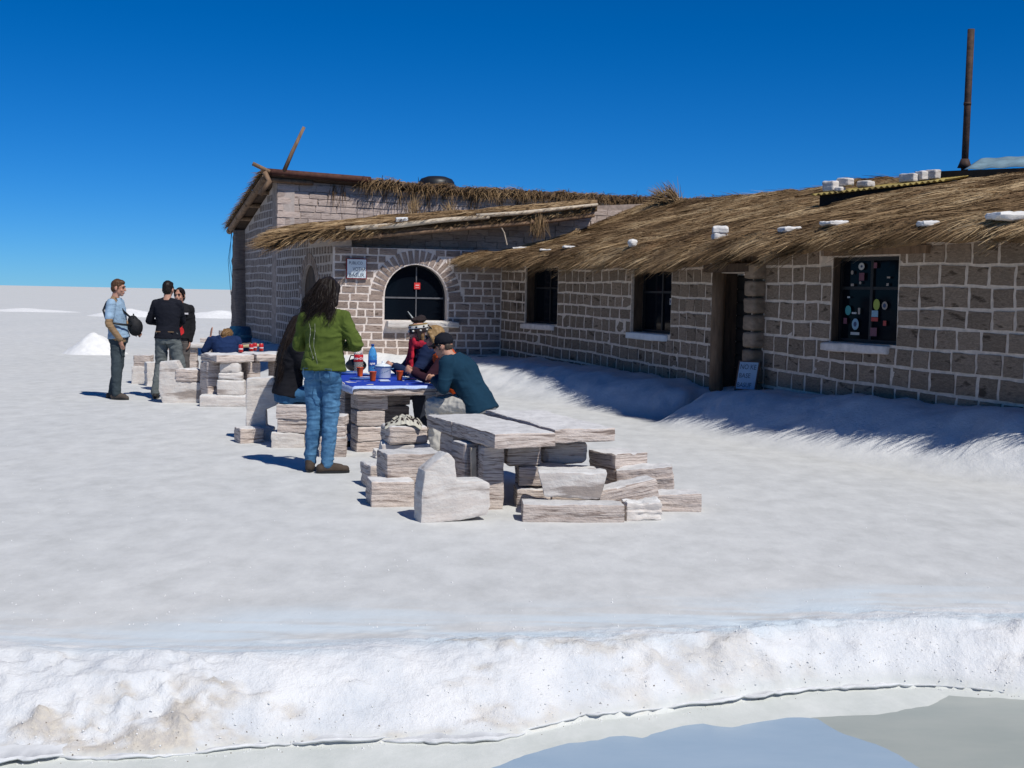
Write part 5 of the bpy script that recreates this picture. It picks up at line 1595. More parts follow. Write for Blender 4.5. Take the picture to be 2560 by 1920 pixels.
# fourth table at the back left
t4 = empty('salt_table', 'small salt stone table far left, behind the black jumper man', 'table', T(-5.3, 20.8, 0), 'salt stone tables')
stone('slab', -5.15, 20.85, .64, .62, .55, .075, .15, 'slab_pale', 51, .02, .01, t4)
for k in range(3): stone('leg_block', -5.40, 20.75, -.015 + .22 * k, .24, .3, .222, .1 * k, 'slab', 52 + k, .02, .016, t4, n=7)
stone('leg', -5.0, 21.0, G(-5.0, 21.0), .2, .25, .655, .1, 'slab', 56, .02, .012, t4)
loose2(-6.30, 21.05, 0, .28, .30, .30, .1, 'lower block of the pair standing right of the man with the bag', 'slab_pale')
loose2(-6.28, 21.07, .285, .28, .28, .20, .05, 'upper striped block of the pair standing right of the man with the bag')
loose2(-5.97, 20.55, 0, .24, .30, .40, .4, 'upright rounded block next to the pair right of the man with the bag', 'slab_pale', amp=.02)
# the far heap of stones by the hall corner
gz0 = ground_z(-5.8, 24.2)
loose2(-5.75, 24.2, gz0, .36, .3, .42, .1, 'lowest block of the far stack at the hall corner, behind the fair haired woman')
loose2(-5.70, 24.2, gz0 + .41, .24, .24, .18, .2, 'second block of the far stack at the hall corner')
loose2(-5.86, 24.2, gz0 + .585, .44, .28, .10, .05, 'flat slab jutting left from the far stack at the hall corner')
loose2(-5.62, 24.2, gz0 + .68, .22, .24, .15, .3, 'topmost block of the far stack at the hall corner')
gb_ = ground_z(-5.75, 26.0)
br = empty('barrel', 'dark blue plastic barrel half hidden at the hall corner', 'barrel', T(-5.72, 26.0, gb_))
MB().lathe([(.0, 0), (.21, 0), (.235, .08), (.24, .40), (.235, .78), (.20, .84), (0, .845)], 24, WM[br.name]).build('barrel_body', plain('blue_barrel_plastic', (.015, .07, .13), .4, .1, 5), br, True)
MB().lathe([(.245, .60), (.25, .62), (.25, .65), (.245, .67)], 24, WM[br.name]).build('barrel_hoop', plain('blue_hoop_plastic', (.02, .10, .16), .4), br, True)
# ------------------------------------------------------------------ people
def cap(mb, a, b, ra, rb, flat=None, seg=14):
    """tapered limb with round ends; flat=(axis vector, factor) squeezes it"""
    a, b = Vector(a), Vector(b); d = (b - a); L = d.length; d = d.normalized() if L > 1e-6 else Vector((0, 0, 1))
    e1 = d.orthogonal().normalized(); e2 = d.cross(e1); V = []; F = []; st = []
    for k in range(4): t = math.pi / 2 * (k + .3) / 4.3; st.append((a - d * ra * math.cos(t), ra * math.sin(t)))
    for k in range(5): f = k / 4; st.append((a.lerp(b, f), ra + (rb - ra) * f))
    for k in range(4): t = math.pi / 2 * (3.7 - k) / 4.3; st.append((b + d * rb * math.cos(t), rb * math.sin(t)))
    for c, r in st:
        for i in range(seg):
            t = 2 * math.pi * i / seg; o = (e1 * math.cos(t) + e2 * math.sin(t)) * r
            if flat: ax = Vector(flat[0]).normalized(); o -= ax * o.dot(ax) * (1 - flat[1])
            V.append(c + o)
    n = len(st)
    for k in range(n - 1):
        for i in range(seg): F.append((k*seg+i, k*seg+(i+1) % seg, (k+1)*seg+(i+1) % seg, (k+1)*seg+i))
    F.append(tuple(range(seg-1, -1, -1))); F.append(tuple((n-1)*seg + i for i in range(seg)))
    mb.add(V, F)
def loft(mb, rings, seg=22):
    """rings: (centre, right, fwd, rx, ry)"""
    V = []; F = []
    for c, r, f, rx, ry in rings:
        for i in range(seg):
            t = 2 * math.pi * i / seg; V.append(Vector(c) + Vector(r) * rx * math.cos(t) + Vector(f) * ry * math.sin(t))
    n = len(rings)
    for k in range(n - 1):
        for i in range(seg): F.append((k*seg+i, k*seg+(i+1) % seg, (k+1)*seg+(i+1) % seg, (k+1)*seg+i))
    F.append(tuple(range(seg-1, -1, -1))); F.append(tuple((n-1)*seg + i for i in range(seg)))
    mb.add(V, F)
def skin(name, mb, voxel, mat, parent, M, smooth=4, fold=None, label=None):
    me0 = mb.mesh('tmp'); ob = bpy.data.objects.new('tmp', me0); COL.objects.link(ob)
    md = ob.modifiers.new('r', 'REMESH'); md.mode = 'VOXEL'; md.voxel_size = voxel
    ms = ob.modifiers.new('s', 'SMOOTH'); ms.factor = .5; ms.iterations = smooth
    bpy.context.view_layer.update()
    dg = bpy.context.evaluated_depsgraph_get()
    me = bpy.data.meshes.new_from_object(ob.evaluated_get(dg))
    bpy.data.objects.remove(ob); bpy.data.meshes.remove(me0)
    me.name = name; me.materials.clear(); me.materials.append(mat)
    n = len(me.vertices)
    if fold:
        amp, fx, fz = fold[:3]
        co = np.empty(n * 3); me.vertices.foreach_get('co', co); co = co.reshape(-1, 3)
        no = np.empty(n * 3); me.vertex_normals.foreach_get('vector', no); no = no.reshape(-1, 3)
        sd = fold[3] if len(fold) > 3 else 0
        w = fbm(co[:, 0] * 3 + sd, co[:, 1] * 3, co[:, 2] * 3, 2) * .6
        q = fbm(co[:, 0] * fx + w * 2 + sd, co[:, 1] * fx + w, co[:, 2] * fz + w * 2, 3)
        q = 1 - 2 * np.abs(q); q2 = fbm(co[:, 0] * 9 + sd, co[:, 1] * 9, co[:, 2] * 9, 2)
        co = co + no * (amp * (q * .7 + q2 * .4))[:, None]
        me.vertices.foreach_set('co', co.ravel())
    me.polygons.foreach_set('use_smooth', np.ones(len(me.polygons), dtype=bool)); me.update()
    return link(name, me, parent, M, label=label)

SKIN = mat_new('skin'); SKM, _nt, _b = SKIN
_b.inputs['Base Color'].default_value = (.46, .24, .165, 1); _b.inputs['Roughness'].default_value = .55; _b.inputs['Specular IOR Level'].default_value = .3
_nz = N(_nt, 'ShaderNodeTexNoise', {'Vector': N(_nt, 'ShaderNodeTexCoord').outputs['Object'], 'Scale': 14.0})
_nt.links.new(ramp(_nt, _nz.outputs[0], [(.35, (.40, .195, .13)), (.65, (.50, .28, .20))]), _b.inputs['Base Color'])
def hair_mat(name, a, b):
    m, nt, bs = mat_new(name)
    at = N(nt, 'ShaderNodeAttribute', attribute_name='tint').outputs['Fac']
    nz = N(nt, 'ShaderNodeTexNoise', {'Vector': vmul(nt, N(nt, 'ShaderNodeTexCoord').outputs['Object'], (60, 60, 9)), 'Scale': 1.0, 'Detail': 3.0})
    s = N(nt, 'ShaderNodeMath', {0: at, 1: nz.outputs[0]}, operation='ADD')
    nt.links.new(ramp(nt, s.outputs[0], [(.3, a), (1.1, b)]), bs.inputs['Base Color'])
    bs.inputs['Roughness'].default_value = .5; bs.inputs['Specular IOR Level'].default_value = .18
    bump(nt, bs, nz.outputs[0], .5, .006)
    return m
HAIR_BLACK = hair_mat('black_hair', (.008, .006, .006), (.027, .019, .016))
HAIR_BROWN = hair_mat('brown_hair', (.055, .028, .014), (.13, .068, .036))
HAIR_BLOND = hair_mat('blond_hair', (.20, .115, .045), (.46, .31, .15))
HAIR_GINGER = hair_mat('dark_blond_hair', (.10, .055, .022), (.26, .15, .065))
def cloth_mat(name, c, var=.16, rough=.9, scale=22, c2=None, wr=(5, 5, 16)):
    m, nt, b = mat_new(name)
    tc = N(nt, 'ShaderNodeTexCoord').outputs['Object']
    nz = N(nt, 'ShaderNodeTexNoise', {'Vector': tc, 'Scale': float(scale), 'Detail': 5.0, 'Roughness': .65})
    big = N(nt, 'ShaderNodeTexNoise', {'Vector': tc, 'Scale': 4.5, 'Detail': 3.0})
    lo = c2 or tuple(max(0, x * (1 - var)) for x in c); hi = tuple(min(1, x * (1 + var)) for x in c)
    mx = N(nt, 'ShaderNodeMath', {0: N(nt, 'ShaderNodeMath', {0: nz.outputs[0], 1: .4}, operation='MULTIPLY').outputs[0], 1: N(nt, 'ShaderNodeMath', {0: big.outputs[0], 1: .6}, operation='MULTIPLY').outputs[0]}, operation='ADD')
    nt.links.new(ramp(nt, mx.outputs[0], [(0.38, lo), (0.62, hi)]), b.inputs['Base Color'])
    b.inputs['Roughness'].default_value = rough; b.inputs['Specular IOR Level'].default_value = .15
    w = N(nt, 'ShaderNodeTexNoise', {'Vector': vmul(nt, tc, wr), 'Scale': 1.0, 'Detail': 3.0, 'Roughness': .5, 'Distortion': .6})
    w.noise_type = 'RIDGED_MULTIFRACTAL' if hasattr(w, 'noise_type') else w.noise_type
    n1 = N(nt, 'ShaderNodeBump', {'Strength': .8, 'Distance': .012, 'Height': w.outputs[0]})
    n2 = N(nt, 'ShaderNodeBump', {'Strength': .25, 'Distance': .006, 'Height': nz.outputs[0], 'Normal': n1.outputs[0]})
    nt.links.new(n2.outputs[0], b.inputs['Normal'])
    return m

def strands(name, paths, width, mat, parent, M, tint=(.0, .5)):
    """paths: (n,k,3) array; flat ribbons facing outwards"""
    P = np.asarray(paths, float); n, k, _ = P.shape
    d = np.gradient(P, axis=1); d /= np.linalg.norm(d, axis=2, keepdims=True) + 1e-9
    rv = NP.normal(0, 1, (n, 1, 3)); s = np.cross(d, rv); s /= np.linalg.norm(s, axis=2, keepdims=True) + 1e-9
    w = (width * np.linspace(1, .35, k))[None, :, None] * .5
    V = np.stack([P - s * w, P + s * w], 2).reshape(-1, 3)
    i = (np.arange(n)[:, None] * (2 * k) + (2 * np.arange(k - 1))[None, :]).reshape(-1, 1)
    Q = i + np.array([[0, 1, 3, 2]])
    me = mesh_np(name, V, Q, mat, True, {'tint': np.repeat(NP.uniform(*tint, n), 2 * k)})
    return link(name, me, parent, M, kind='stuff')

def frame_of(right, up):
    r = Vector(right).normalized(); u = Vector(up).normalized(); f = u.cross(r).normalized(); return r, f, r.cross(f)
def hand(mb, w, d, pn, curl=.5, s=1.0, side=1):
    """palm and five fingers; d = hand direction, pn = palm normal (fingers curl that way), side = thumb side"""
    d = Vector(d).normalized(); pn = (Vector(pn) - d * Vector(pn).dot(d)).normalized(); x = d.cross(pn) * side
    w = Vector(w)
    cap(mb, w, w + d * .075 * s, .026 * s, .034 * s, (pn, .42))
    for k, (o, l) in enumerate(((-.030, .066), (-.010, .076), (.010, .071), (.029, .056))):
        a = w + d * .090 * s + x * o * s; c1 = curl * .9; dd = d * math.cos(c1) + pn * math.sin(c1)
        b = a + dd * l * .52 * s; c2 = curl * 2.0; dd = d * math.cos(c2) + pn * math.sin(c2)
        cap(mb, a, b, .0095 * s, .009 * s, None, 8); cap(mb, b, b + dd * l * .48 * s, .009 * s, .007 * s, None, 8)
    a = w + d * .025 * s - x * .024 * s; b = a + (d * .6 - x * .6 + pn * .4).normalized() * .042 * s
    cap(mb, a, b, .012 * s, .0105 * s, None, 8); cap(mb, b, b + (d * .85 - x * .1 + pn * .4).normalized() * .032 * s, .0105 * s, .008 * s, None, 8)

class Fig:
    def __init__(s, label, pos, rz, J, build=1.0, group=None):
        s.M = T(*pos) @ RZ(rz); s.root = empty('person', label, 'person', s.M, group); s.J = {k: Vector(v) for k, v in J.items() if not k.startswith('_')}; s.b = build
        J = s.J
        s.pr = (J['hipR'] - J['hipL']).normalized(); s.sr = (J['shR'] - J['shL']).normalized()
        hd = J.get('look', Vector((0, 1, 0))).normalized(); up = (J['head'] - J['neck']).normalized()
        up = (up * .5 + Vector((0, 0, 1)) * .8).normalized(); up = J.get('headup', up)
        s.hf = (hd - up * hd.dot(up)).normalized(); s.hu = up; s.hr = s.hf.cross(up).normalized()
    def H(s, x, y, z): return s.J['head'] + s.hr * x + s.hf * y + s.hu * z
    def HMat(s): return Matrix((s.hr, s.hf, s.hu)).transposed().to_4x4()
    def spine(s, g=0.0, hem=None, hips=1.0):
        J = s.J; b = s.b; pel, ch, nk = J['pel'], J['chest'], J['neck']
        up0 = (ch - pel).normalized(); up1 = (nk - ch).normalized()
        out = []
        pts = [(pel - up0 * .11, .155 * hips, .105, 0), (pel - up0 * .03, .172 * hips, .122, 0), (pel + up0 * .06, .165 * hips, .118, .1), (pel.lerp(ch, .45), .150, .105, .4),
               (pel.lerp(ch, .75), .160, .112, .75), (ch, .175, .120, 1), (ch.lerp(nk, .45), .182, .108, 1), (ch.lerp(nk, .75), .145, .088, 1), (nk, .085, .07, 1), (nk + up1 * .03, .06, .06, 1)]
        for c, rx, ry, f in pts:
            r = s.pr.lerp(s.sr, f); u = up0.lerp(up1, f); r, fw, u = frame_of(r, u)
            out.append((c, r, fw, rx * b + g, ry * b + g))
        return out
    def body(s, mat=None, voxel=.0095, hands=(True, True), hcurl=(.5, .5), hdir=(None, None), hn=(None, None), nose=True):
        J = s.J; mb = MB(); b = s.b
        loft(mb, s.spine(-.012))
        cap(mb, J['neck'] - Vector((0, 0, .03)), s.H(0, -.02, -.06), .060 * b, .052 * b)
        HM = s.HMat()
        mb.ell(s.H(0, -.012, .022), (.073, .093, .095), HM); mb.ell(s.H(0, .022, -.040), (.058, .070, .076), HM); mb.ell(s.H(0, .058, -.092), (.030, .028, .024), HM)
        cap(mb, s.H(0, .084, .018), s.H(0, .106, -.022), .010, .0145); mb.ell(s.H(0, .082, -.060), (.026, .014, .016), HM)
        mb.ell(s.H(0, .074, .034), (.052, .018, .012), HM)
        for q in (-1, 1): mb.ell(s.H(q * .074, -.012, -.010), (.010, .024, .033), HM); mb.ell(s.H(q * .038, .062, -.028), (.022, .02, .022), HM)
        for q, i in (('R', 0), ('L', 1)):
            sh, el, wr = J['sh' + q], J['el' + q], J['wr' + q]
            cap(mb, sh, el, .050 * b, .040 * b); cap(mb, el, wr, .041 * b, .028 * b)
            if hands[i]:
                d = Vector(hdir[i]) if hdir[i] else (wr - el); pn = Vector(hn[i]) if hn[i] else Vector((-1 if q == 'R' else 1, .2, 0))
                hand(mb, wr + d.normalized() * .01, d, pn, hcurl[i], .95, 1 if q == 'R' else -1)
            hp, kn, an = J['hip' + q], J['kn' + q], J['an' + q]
            cap(mb, hp, kn, .078 * b, .052 * b); cap(mb, kn, an, .052 * b, .038 * b)
            ft = J.get('ft' + q, Vector((0, 1, 0))).normalized()
            cap(mb, an + Vector((0, 0, -.045)) - ft * .03, an + ft * .13 + Vector((0, 0, -.055)), .034, .028)
        o = skin('body', mb, voxel, mat or SKM, s.root, s.M, 3)
        ey = MB()
        for q in (-1, 1): ey.ell(s.H(q * .030, .081, .012), (.014, .008, .0075), HM, 10, 6)
        ey.build('eyes', EYE, o, True, s.M)
        br = MB()
        for q in (-1, 1): cap(br, s.H(q * .016, .093, .034), s.H(q * .045, .083, .036), .0055, .004, None, 8)
        br.build('eyebrows', HAIR_BROWN, o, True, s.M)
        lp = MB(); lp.ell(s.H(0, .094, -.058), (.022, .006, .004), HM, 12, 6); lp.ell(s.H(0, .093, -.067), (.019, .007, .005), HM, 12, 6)
        lp.build('lips', LIP, o, True, s.M)
        s.bo = o; return o
    def top(s, name, mat, g=.018, hem=0, sleeve=(1.0, 1.0), loose_=.0, voxel=.0095, fold=(.006, 7, 12), extra=None, arm=1.0, hood=False, label=None):
        J = s.J; mb = MB(); b = s.b; R_ = s.spine(g)[:-1]
        if hem: R_ = R_[hem:]
        c, r, f, rx, ry = R_[0]; R_[0] = (c, r, f, rx + loose_, ry + loose_)
        loft(mb, R_)
        for q, i in (('R', 0), ('L', 1)):
            sh, el, wr = J['sh' + q], J['el' + q], J['wr' + q]
            L = sleeve[i]
            if L > .5:
                cap(mb, sh, el, (.062 + g * .3) * b * arm, (.053) * b * arm); cap(mb, el, el.lerp(wr, (L - .5) * 2), .053 * b * arm, .040 * b * arm)
            elif L > 0: cap(mb, sh, sh.lerp(el, L * 2), (.066) * b * arm, .060 * b * arm)
            cap(mb, J['neck'].lerp(sh, .25), sh, .052 * b, .062 * b)
        if extra: extra(mb, s)
        return skin(name, mb, voxel, mat, s.root, s.M, 4, fold, label)
    def bottoms(s, name, mat, g=.012, flare=1.0, voxel=.0095, fold=(.006, 5, 17), hips=1.0, top=3, extra=None, label=None):
        J = s.J; mb = MB(); b = s.b
        loft(mb, s.spine(g * .6, hips=hips)[0:top])
        for q in 'RL':
            hp, kn, an = J['hip' + q], J['kn' + q], J['an' + q]
            cap(mb, hp, kn, .088 * b * hips + g * .4, .062 * b * flare); cap(mb, kn, an + (kn - an) * .02, .062 * b * flare, .052 * b * flare)
            mb.ell(hp + Vector((0, -.035, -.01)) if s.J['pel'].z > .8 else hp, (.088 * b * hips, .085 * b, .10 * b), None)
        if extra: extra(mb, s)
        return skin(name, mb, voxel, mat, s.root, s.M, 4, fold, label)
    def shoes(s, mat, sole=None):
        for q in 'RL':
            an = s.J['an' + q]; ft = s.J.get('ft' + q, Vector((0, 1, 0))).normalized(); mb = MB(); sd = Vector((-ft.y, ft.x, 0)); z = an.z
            base = Vector((an.x, an.y, an.z - .09))
            cap(mb, base - ft * .055 + Vector((0, 0, .045)), base + ft * .17 + Vector((0, 0, .034)), .042, .034)
            cap(mb, base - ft * .02 + Vector((0, 0, .05)), base + Vector((0, 0, .115)), .044, .046)
            cap(mb, base + ft * .05 + Vector((0, 0, .055)), base + ft * .12 + Vector((0, 0, .045)), .040, .038)
            o = skin('shoe', mb, .007, mat, s.root, s.M, 3)
            so_ = MB(); n = 18; V = []; F = []
            for zz, g in ((.0, 0), (.022, .003)):
                for i in range(n):
                    t = 2 * math.pi * i / n; u = math.cos(t); w = math.sin(t)
                    V.append(base + ft * (.055 + (.150 + g) * u) + sd * ((.044 + g + .006 * u) * w) + Vector((0, 0, zz)))
            F = [tuple(range(n-1, -1, -1)), tuple(range(n, 2*n))] + [(i, (i+1) % n, n + (i+1) % n, n + i) for i in range(n)]
            so_.add(V, F); so_.build('sole', sole or MAT['black_plastic'], o, False, s.M)
EYE = plain('dark_eyes', (.02, .014, .012), .3, .1, 9); LIP = plain('lips', (.36, .13, .11), .5, .1, 9)

def standing(h=1.75, **k):
    f = h / 1.75
    J = dict(pel=(0, 0, .94), chest=(0, .0, 1.28), neck=(0, -.02, 1.475), head=(0, .015, 1.63), shR=(.175, -.015, 1.41), shL=(-.175, -.015, 1.41), elR=(.24, -.05, 1.12), elL=(-.24, -.05, 1.12),
             wrR=(.22, .05, .88), wrL=(-.22, .05, .88), hipR=(.085, 0, .90), hipL=(-.085, 0, .90), knR=(.10, .02, .50), knL=(-.10, .02, .50), anR=(.11, -.03, .09), anL=(-.11, -.03, .09), ftR=(.25, 1, 0), ftL=(-.25, 1, 0), look=(0, 1, 0))
    J.update(k)
    return {a: (Vector(v) * f if not a.startswith(('ft', 'look')) else Vector(v)) for a, v in J.items()}

# --- man with the bag
gx = ground_z(-5.78, 18.1)
m1 = Fig('man in pale blue T-shirt over tan sleeves, standing side on with a black bag', (-5.80, 18.15, gx), R(-92),
         standing(1.745, pel=(0, .03, .93), chest=(0, -.01, 1.27), neck=(0, -.03, 1.48), head=(0, .03, 1.635), look=(0, 1, .05), elR=(.25, -.03, 1.11), wrR=(.19, .12, .89), elL=(-.24, .02, 1.13), wrL=(-.17, .22, 1.0),
                  knR=(.09, .03, .49), knL=(-.09, -.01, .49), anR=(.10, .03, .09), anL=(-.10, -.10, .09), hipR=(.085, .03, .90), hipL=(-.085, .02, .90)), .98)
m1.body(hcurl=(.35, .6), hdir=((0, .25, -1), None), hn=((-1, .3, 0), None), voxel=.0075)
tan = cloth_mat('tan_shirt', (.26, .17, .095)); tblue = cloth_mat('pale_blue_tshirt', (.27, .385, .50))
m1.top('undershirt', tan, .010, 0, (1.0, 1.0), .0, fold=(.006, 6, 16, 3))
m1.top('tshirt', tblue, .024, 1, (.34, .34), .012, fold=(.007, 6, 9, 5), arm=1.10)
m1.bottoms('trousers', cloth_mat('dark_slate_trousers', (.045, .060, .068)), .018, 1.28, fold=(.008, 5, 11, 2))
m1.shoes(plain('grey_brown_shoe', (.075, .06, .05), .8))
def short_hair(f, mat, fringe=.03, back=-.05, side=True):
    mb = MB(); HM = f.HMat()
    mb.ell(f.H(0, -.022, .036), (.080, .094, .094), HM); mb.ell(f.H(0, -.050, -.005), (.073, .060, .085), HM)
    mb.ell(f.H(0, .035, .085), (.060, .045, .036), HM)
    for q in (-1, 1): cap(mb, f.H(q * .071, .012, .04), f.H(q * .070, .012, -.012), .013, .009)
    return skin('hair', mb, .008, mat, f.root, f.M, 2, (.005, 26, 20))
short_hair(m1, HAIR_BROWN)
st_ = MB(); st_.tube([(.10, -.145, 1.40), (.20, -.115, 1.24), (.215, -.02, 1.14), (.10, .15, 1.10)], .014, 6)
sb = empty('shoulder_bag', 'round black camera bag carried at the front by the man in blue', 'bag', m1.M @ T(-.12, .28, .90))
bm0 = MB(); bm0.ell((-.06, .255, 1.06), (.10, .108, .130)); cap(bm0, (-.06, .22, 1.16), (-.06, .25, 1.10), .075, .09)
skin('bag_body', bm0, .01, plain('black_nylon', (.010, .010, .012), .7, .3, 20, .2), sb, m1.M, 3, (.005, 8, 8))
MB().tube([(-.12, .22, 1.20), (-.08, .22, 1.25), (-.02, .24, 1.25), (.0, .25, 1.19)], .010, 6).build('handle', MAT['black_plastic'], sb, True, m1.M)
st_ = MB(); st_.tube([(-.05, .22, 1.17), (.06, .115, 1.30), (.09, .02, 1.475), (.10, -.11, 1.42), (.13, -.150, 1.30), (.19, -.09, 1.18), (.215, .02, 1.12), (.16, .15, 1.10), (.04, .23, 1.09)], .016, 6).build('strap', MAT['black_plastic'], sb, True, m1.M)

# --- man in black jumper, from behind
gx = ground_z(-5.1, 18.2)
m2 = Fig('man in black jumper and grey trousers with short dark hair, seen from behind', (-5.08, 18.25, gx), R(-6),
         standing(1.735, elL=(-.30, .03, 1.15), wrL=(-.12, .26, 1.10), shR=(.160, .0, 1.41), elR=(.165, .16, 1.16), wrR=(.05, .30, 1.08), anL=(-.17, -.05, .09), anR=(.21, .06, .09), knL=(-.12, .03, .50), knR=(.17, .05, .50), pel=(0, 0, .93), head=(.0, .02, 1.625)), 1.0)
m2.body(hcurl=(.6, .6))
m2.top('jumper', cloth_mat('black_jumper', (.011, .012, .018)), .020, 1, (1, 1), .010, fold=(.005, 6, 10, 7))
m2.bottoms('trousers', cloth_mat('grey_trousers', (.125, .140, .138)), .020, 1.30, fold=(.010, 5, 9, 4), hips=1.04)
m2.shoes(plain('dark_trainer', (.02, .018, .017), .7))
short_hair(m2, HAIR_BLACK)
MB().box(-.14, -.130, .985, .14, -.124, 1.0).build('belt', plain('tan_belt', (.18, .11, .06), .7), m2.root, False, m2.M)

# --- woman facing us behind him
gx = ground_z(-5.2, 19.3)
w3 = Fig('woman in black and red jacket facing us, half hidden by the black jumper', (-5.185, 19.30, gx), R(178),
         standing(1.62, look=(.1, 1, -.08), elR=(.22, .02, 1.12), elL=(-.215, -.02, 1.12), wrL=(-.19, .04, .88)), .93)
w3.body(voxel=.008, hcurl=(.5, .4))
w3.top('jacket', cloth_mat('black_softshell', (.013, .013, .015)), .026, 1, (1, 1), .012, fold=(.006, 6, 11, 9))
rp_ = MB(); loft(rp_, [(c + f * .008, r, f, rx * .80, ry) for (c, r, f, rx, ry) in w3.spine(.028)[1:7]])
skin('jacket_front', rp_, .009, cloth_mat('red_panel', (.50, .025, .028)), w3.root, w3.M, 3)
w3.bottoms('trousers', cloth_mat('brown_grey_trousers', (.10, .09, .085)), .014, 1.1, fold=(.007, 5, 12, 3))
w3.shoes(plain('dark_shoe', (.03, .028, .026), .7))
mb = MB(); HM = w3.HMat(); mb.ell(w3.H(0, -.022, .030), (.080, .092, .098), HM); mb.ell(w3.H(0, -.055, -.02), (.070, .055, .09), HM)
for q in (-1, 1): cap(mb, w3.H(q * .05, .058, .085), w3.H(q * .076, .01, -.01), .020, .012)
skin('hair', mb, .008, HAIR_BLACK, w3.root, w3.M, 2, (.003, 20, 20))
MB().box(-.165, .105, 1.22, -.11, .118, 1.245).build('chest_badge', white_ink, w3.root, False, w3.M)

# --- woman in green
gx = ground_z(-1.70, 10.98)
w6 = Fig('woman in olive green fleece and blue jeans standing with her back to us', (-1.70, 11.0, gx), R(-14),
         standing(1.745, pel=(.02, .01, .945), chest=(.03, .02, 1.255), neck=(.03, .0, 1.455), head=(.05, .05, 1.615), shR=(.20, .0, 1.385), shL=(-.14, .0, 1.385), elR=(.325, .03, 1.145), wrR=(.14, .24, 1.13), elL=(-.235, .05, 1.13), wrL=(-.08, .26, 1.10),
                  hipR=(.105, .0, .90), hipL=(-.07, .0, .90), knR=(.085, .03, .50), knL=(-.065, .03, .50), anR=(.075, -.03, .09), anL=(-.105, .02, .09), ftR=(.75, .45, 0), ftL=(-.35, 1, 0), look=(.25, 1, -.25)), .97)
w6.body(hcurl=(.7, .7), voxel=.009)
olive = cloth_mat('olive_fleece', (.076, .106, .020), .12)
def hem_band(mb, s):
    R_ = s.spine(.034)[1:3]; loft(mb, R_)
w6.top('fleece', olive, .026, 1, (1, 1), .014, voxel=.008, fold=(.013, 5, 10, 12), arm=1.08, extra=hem_band)
w6.bottoms('jeans', cloth_mat('faded_blue_jeans', (.085, .20, .33), c2=(.028, .088, .185), wr=(4, 4, 22)), .008, 1.16, voxel=.0075, fold=(.011, 4, 16, 6), hips=1.02)
w6.shoes(plain('brown_hiking_shoe', (.055, .040, .030), .8, .3))
pk = MB()
pk_m = plain('jean_seam', (.035, .085, .16), .85, .2)
for q in (-1, 1):
    c = Vector((.02 + q * .078, -.132, .90)); pts = [c + Vector((-.055, .012, .035)), c + Vector((.055, .012, .035)), c + Vector((.050, .006, -.06)), c + Vector((0, -.002, -.085)), c + Vector((-.05, .006, -.06)), c + Vector((-.055, .012, .035))]
    pk.tube([p - Vector((0, .012, 0)) for p in pts], .0035, 5)
pk.build('pocket_seam', pk_m, w6.root, True, w6.M)
def long_hair(f, mat, length, back, n, spread=.10, tint=(0, .5), wave=.02, seed=1, cover=1.0, lean=(0, 0), w=.0055):
    r_ = np.random.default_rng(seed); mb = MB(); HM = f.HMat()
    mb.ell(f.H(0, -.020, .032), (.086, .100, .100), HM); mb.ell(f.H(0, -.055, -.03), (.080, .060, .10), HM)
    top_ = f.H(0, -.075, -.04); bot = f.H(lean[0], back, -length * .85)
    R_ = []
    for t in np.linspace(0, 1, 6):
        c = top_.lerp(bot, t); R_.append((c, f.hr, f.hf, (.086 + spread * .5 * math.sin(min(1, t * 1.4) * math.pi / 1.6)) * (1 - .55 * t ** 3), .050 * (1 - .5 * t)))
    loft(mb, R_)
    for q in (-1, 1): cap(mb, f.H(q * .060, .03, .055), f.H(q * .085, -.012, -.10), .028, .030)
    o = skin('hair', mb, .010, mat, f.root, f.M, 3, (.010, 16, 7))
    K = 9; P = np.zeros((n, K, 3))
    for i in range(n):
        a = r_.uniform(-1, 1) * cover; ph = r_.uniform(0, 6.28); q = math.sin(a * math.pi / 2)
        root = Vector((q * .080, -.02 - .075 * math.cos(a * 1.35), r_.uniform(-.03, .105)))
        end = Vector((q * (.085 + spread) + r_.normal(0, .02) + lean[0], back - .015 + r_.normal(0, .022) + .04 * abs(q), -length * r_.uniform(.55, 1.08)))
        for k in range(K):
            t = k / (K - 1); p = root.lerp(end, t ** 1.1)
            bulge = math.sin(t * math.pi) * .028; p = p + Vector((q * bulge, -math.cos(a) * bulge, 0))
            p.x += wave * t * (math.sin(t * 11 + 3 * q + ph * .35) + .4 * math.sin(t * 17 + ph)); p.y += wave * .7 * t * math.cos(t * 10 + 4 * q + ph * .4)
            P[i, k] = f.H(*p)
    strands('hair_strands', P, w, mat, o, f.M, tint)
    return o
long_hair(w6, HAIR_BLACK, .31, -.095, 4200, .060, (0, .5), .024, 3, lean=(-.06, 0), w=.004)
# light fringe cord of a scarf hanging down her back
sc_ = MB()
for k, (x0, l) in enumerate(((-.06, .30), (-.015, .40))):
    pts = [Vector((x0 + .01 * math.sin(j * 1.3 + k) + .03 * j / 6, -.118 - .014 * (1 - abs(j - 3) / 3) - .012, 1.33 - l * j / 6)) for j in range(7)]
    sc_.tube(pts, .0018, 5)
    for j in (1, 2, 4, 6): sc_.ell(pts[j], (.0045, .0045, .010 + .004 * (j == 6)), None, 8, 5)
sc_.build('fringe_cord', plain('pale_silvery_cord', (.24, .25, .20), .6, .3), w6.root, True, w6.M)
MB().ell(w6.H(.075, -.045, -.015), (.018, .030, .014), w6.HMat(), 12, 8).build('hair_clip', plain('white_hair_clip', (.75, .75, .75), .2, .02, spec=.5), w6.root, True, w6.M)

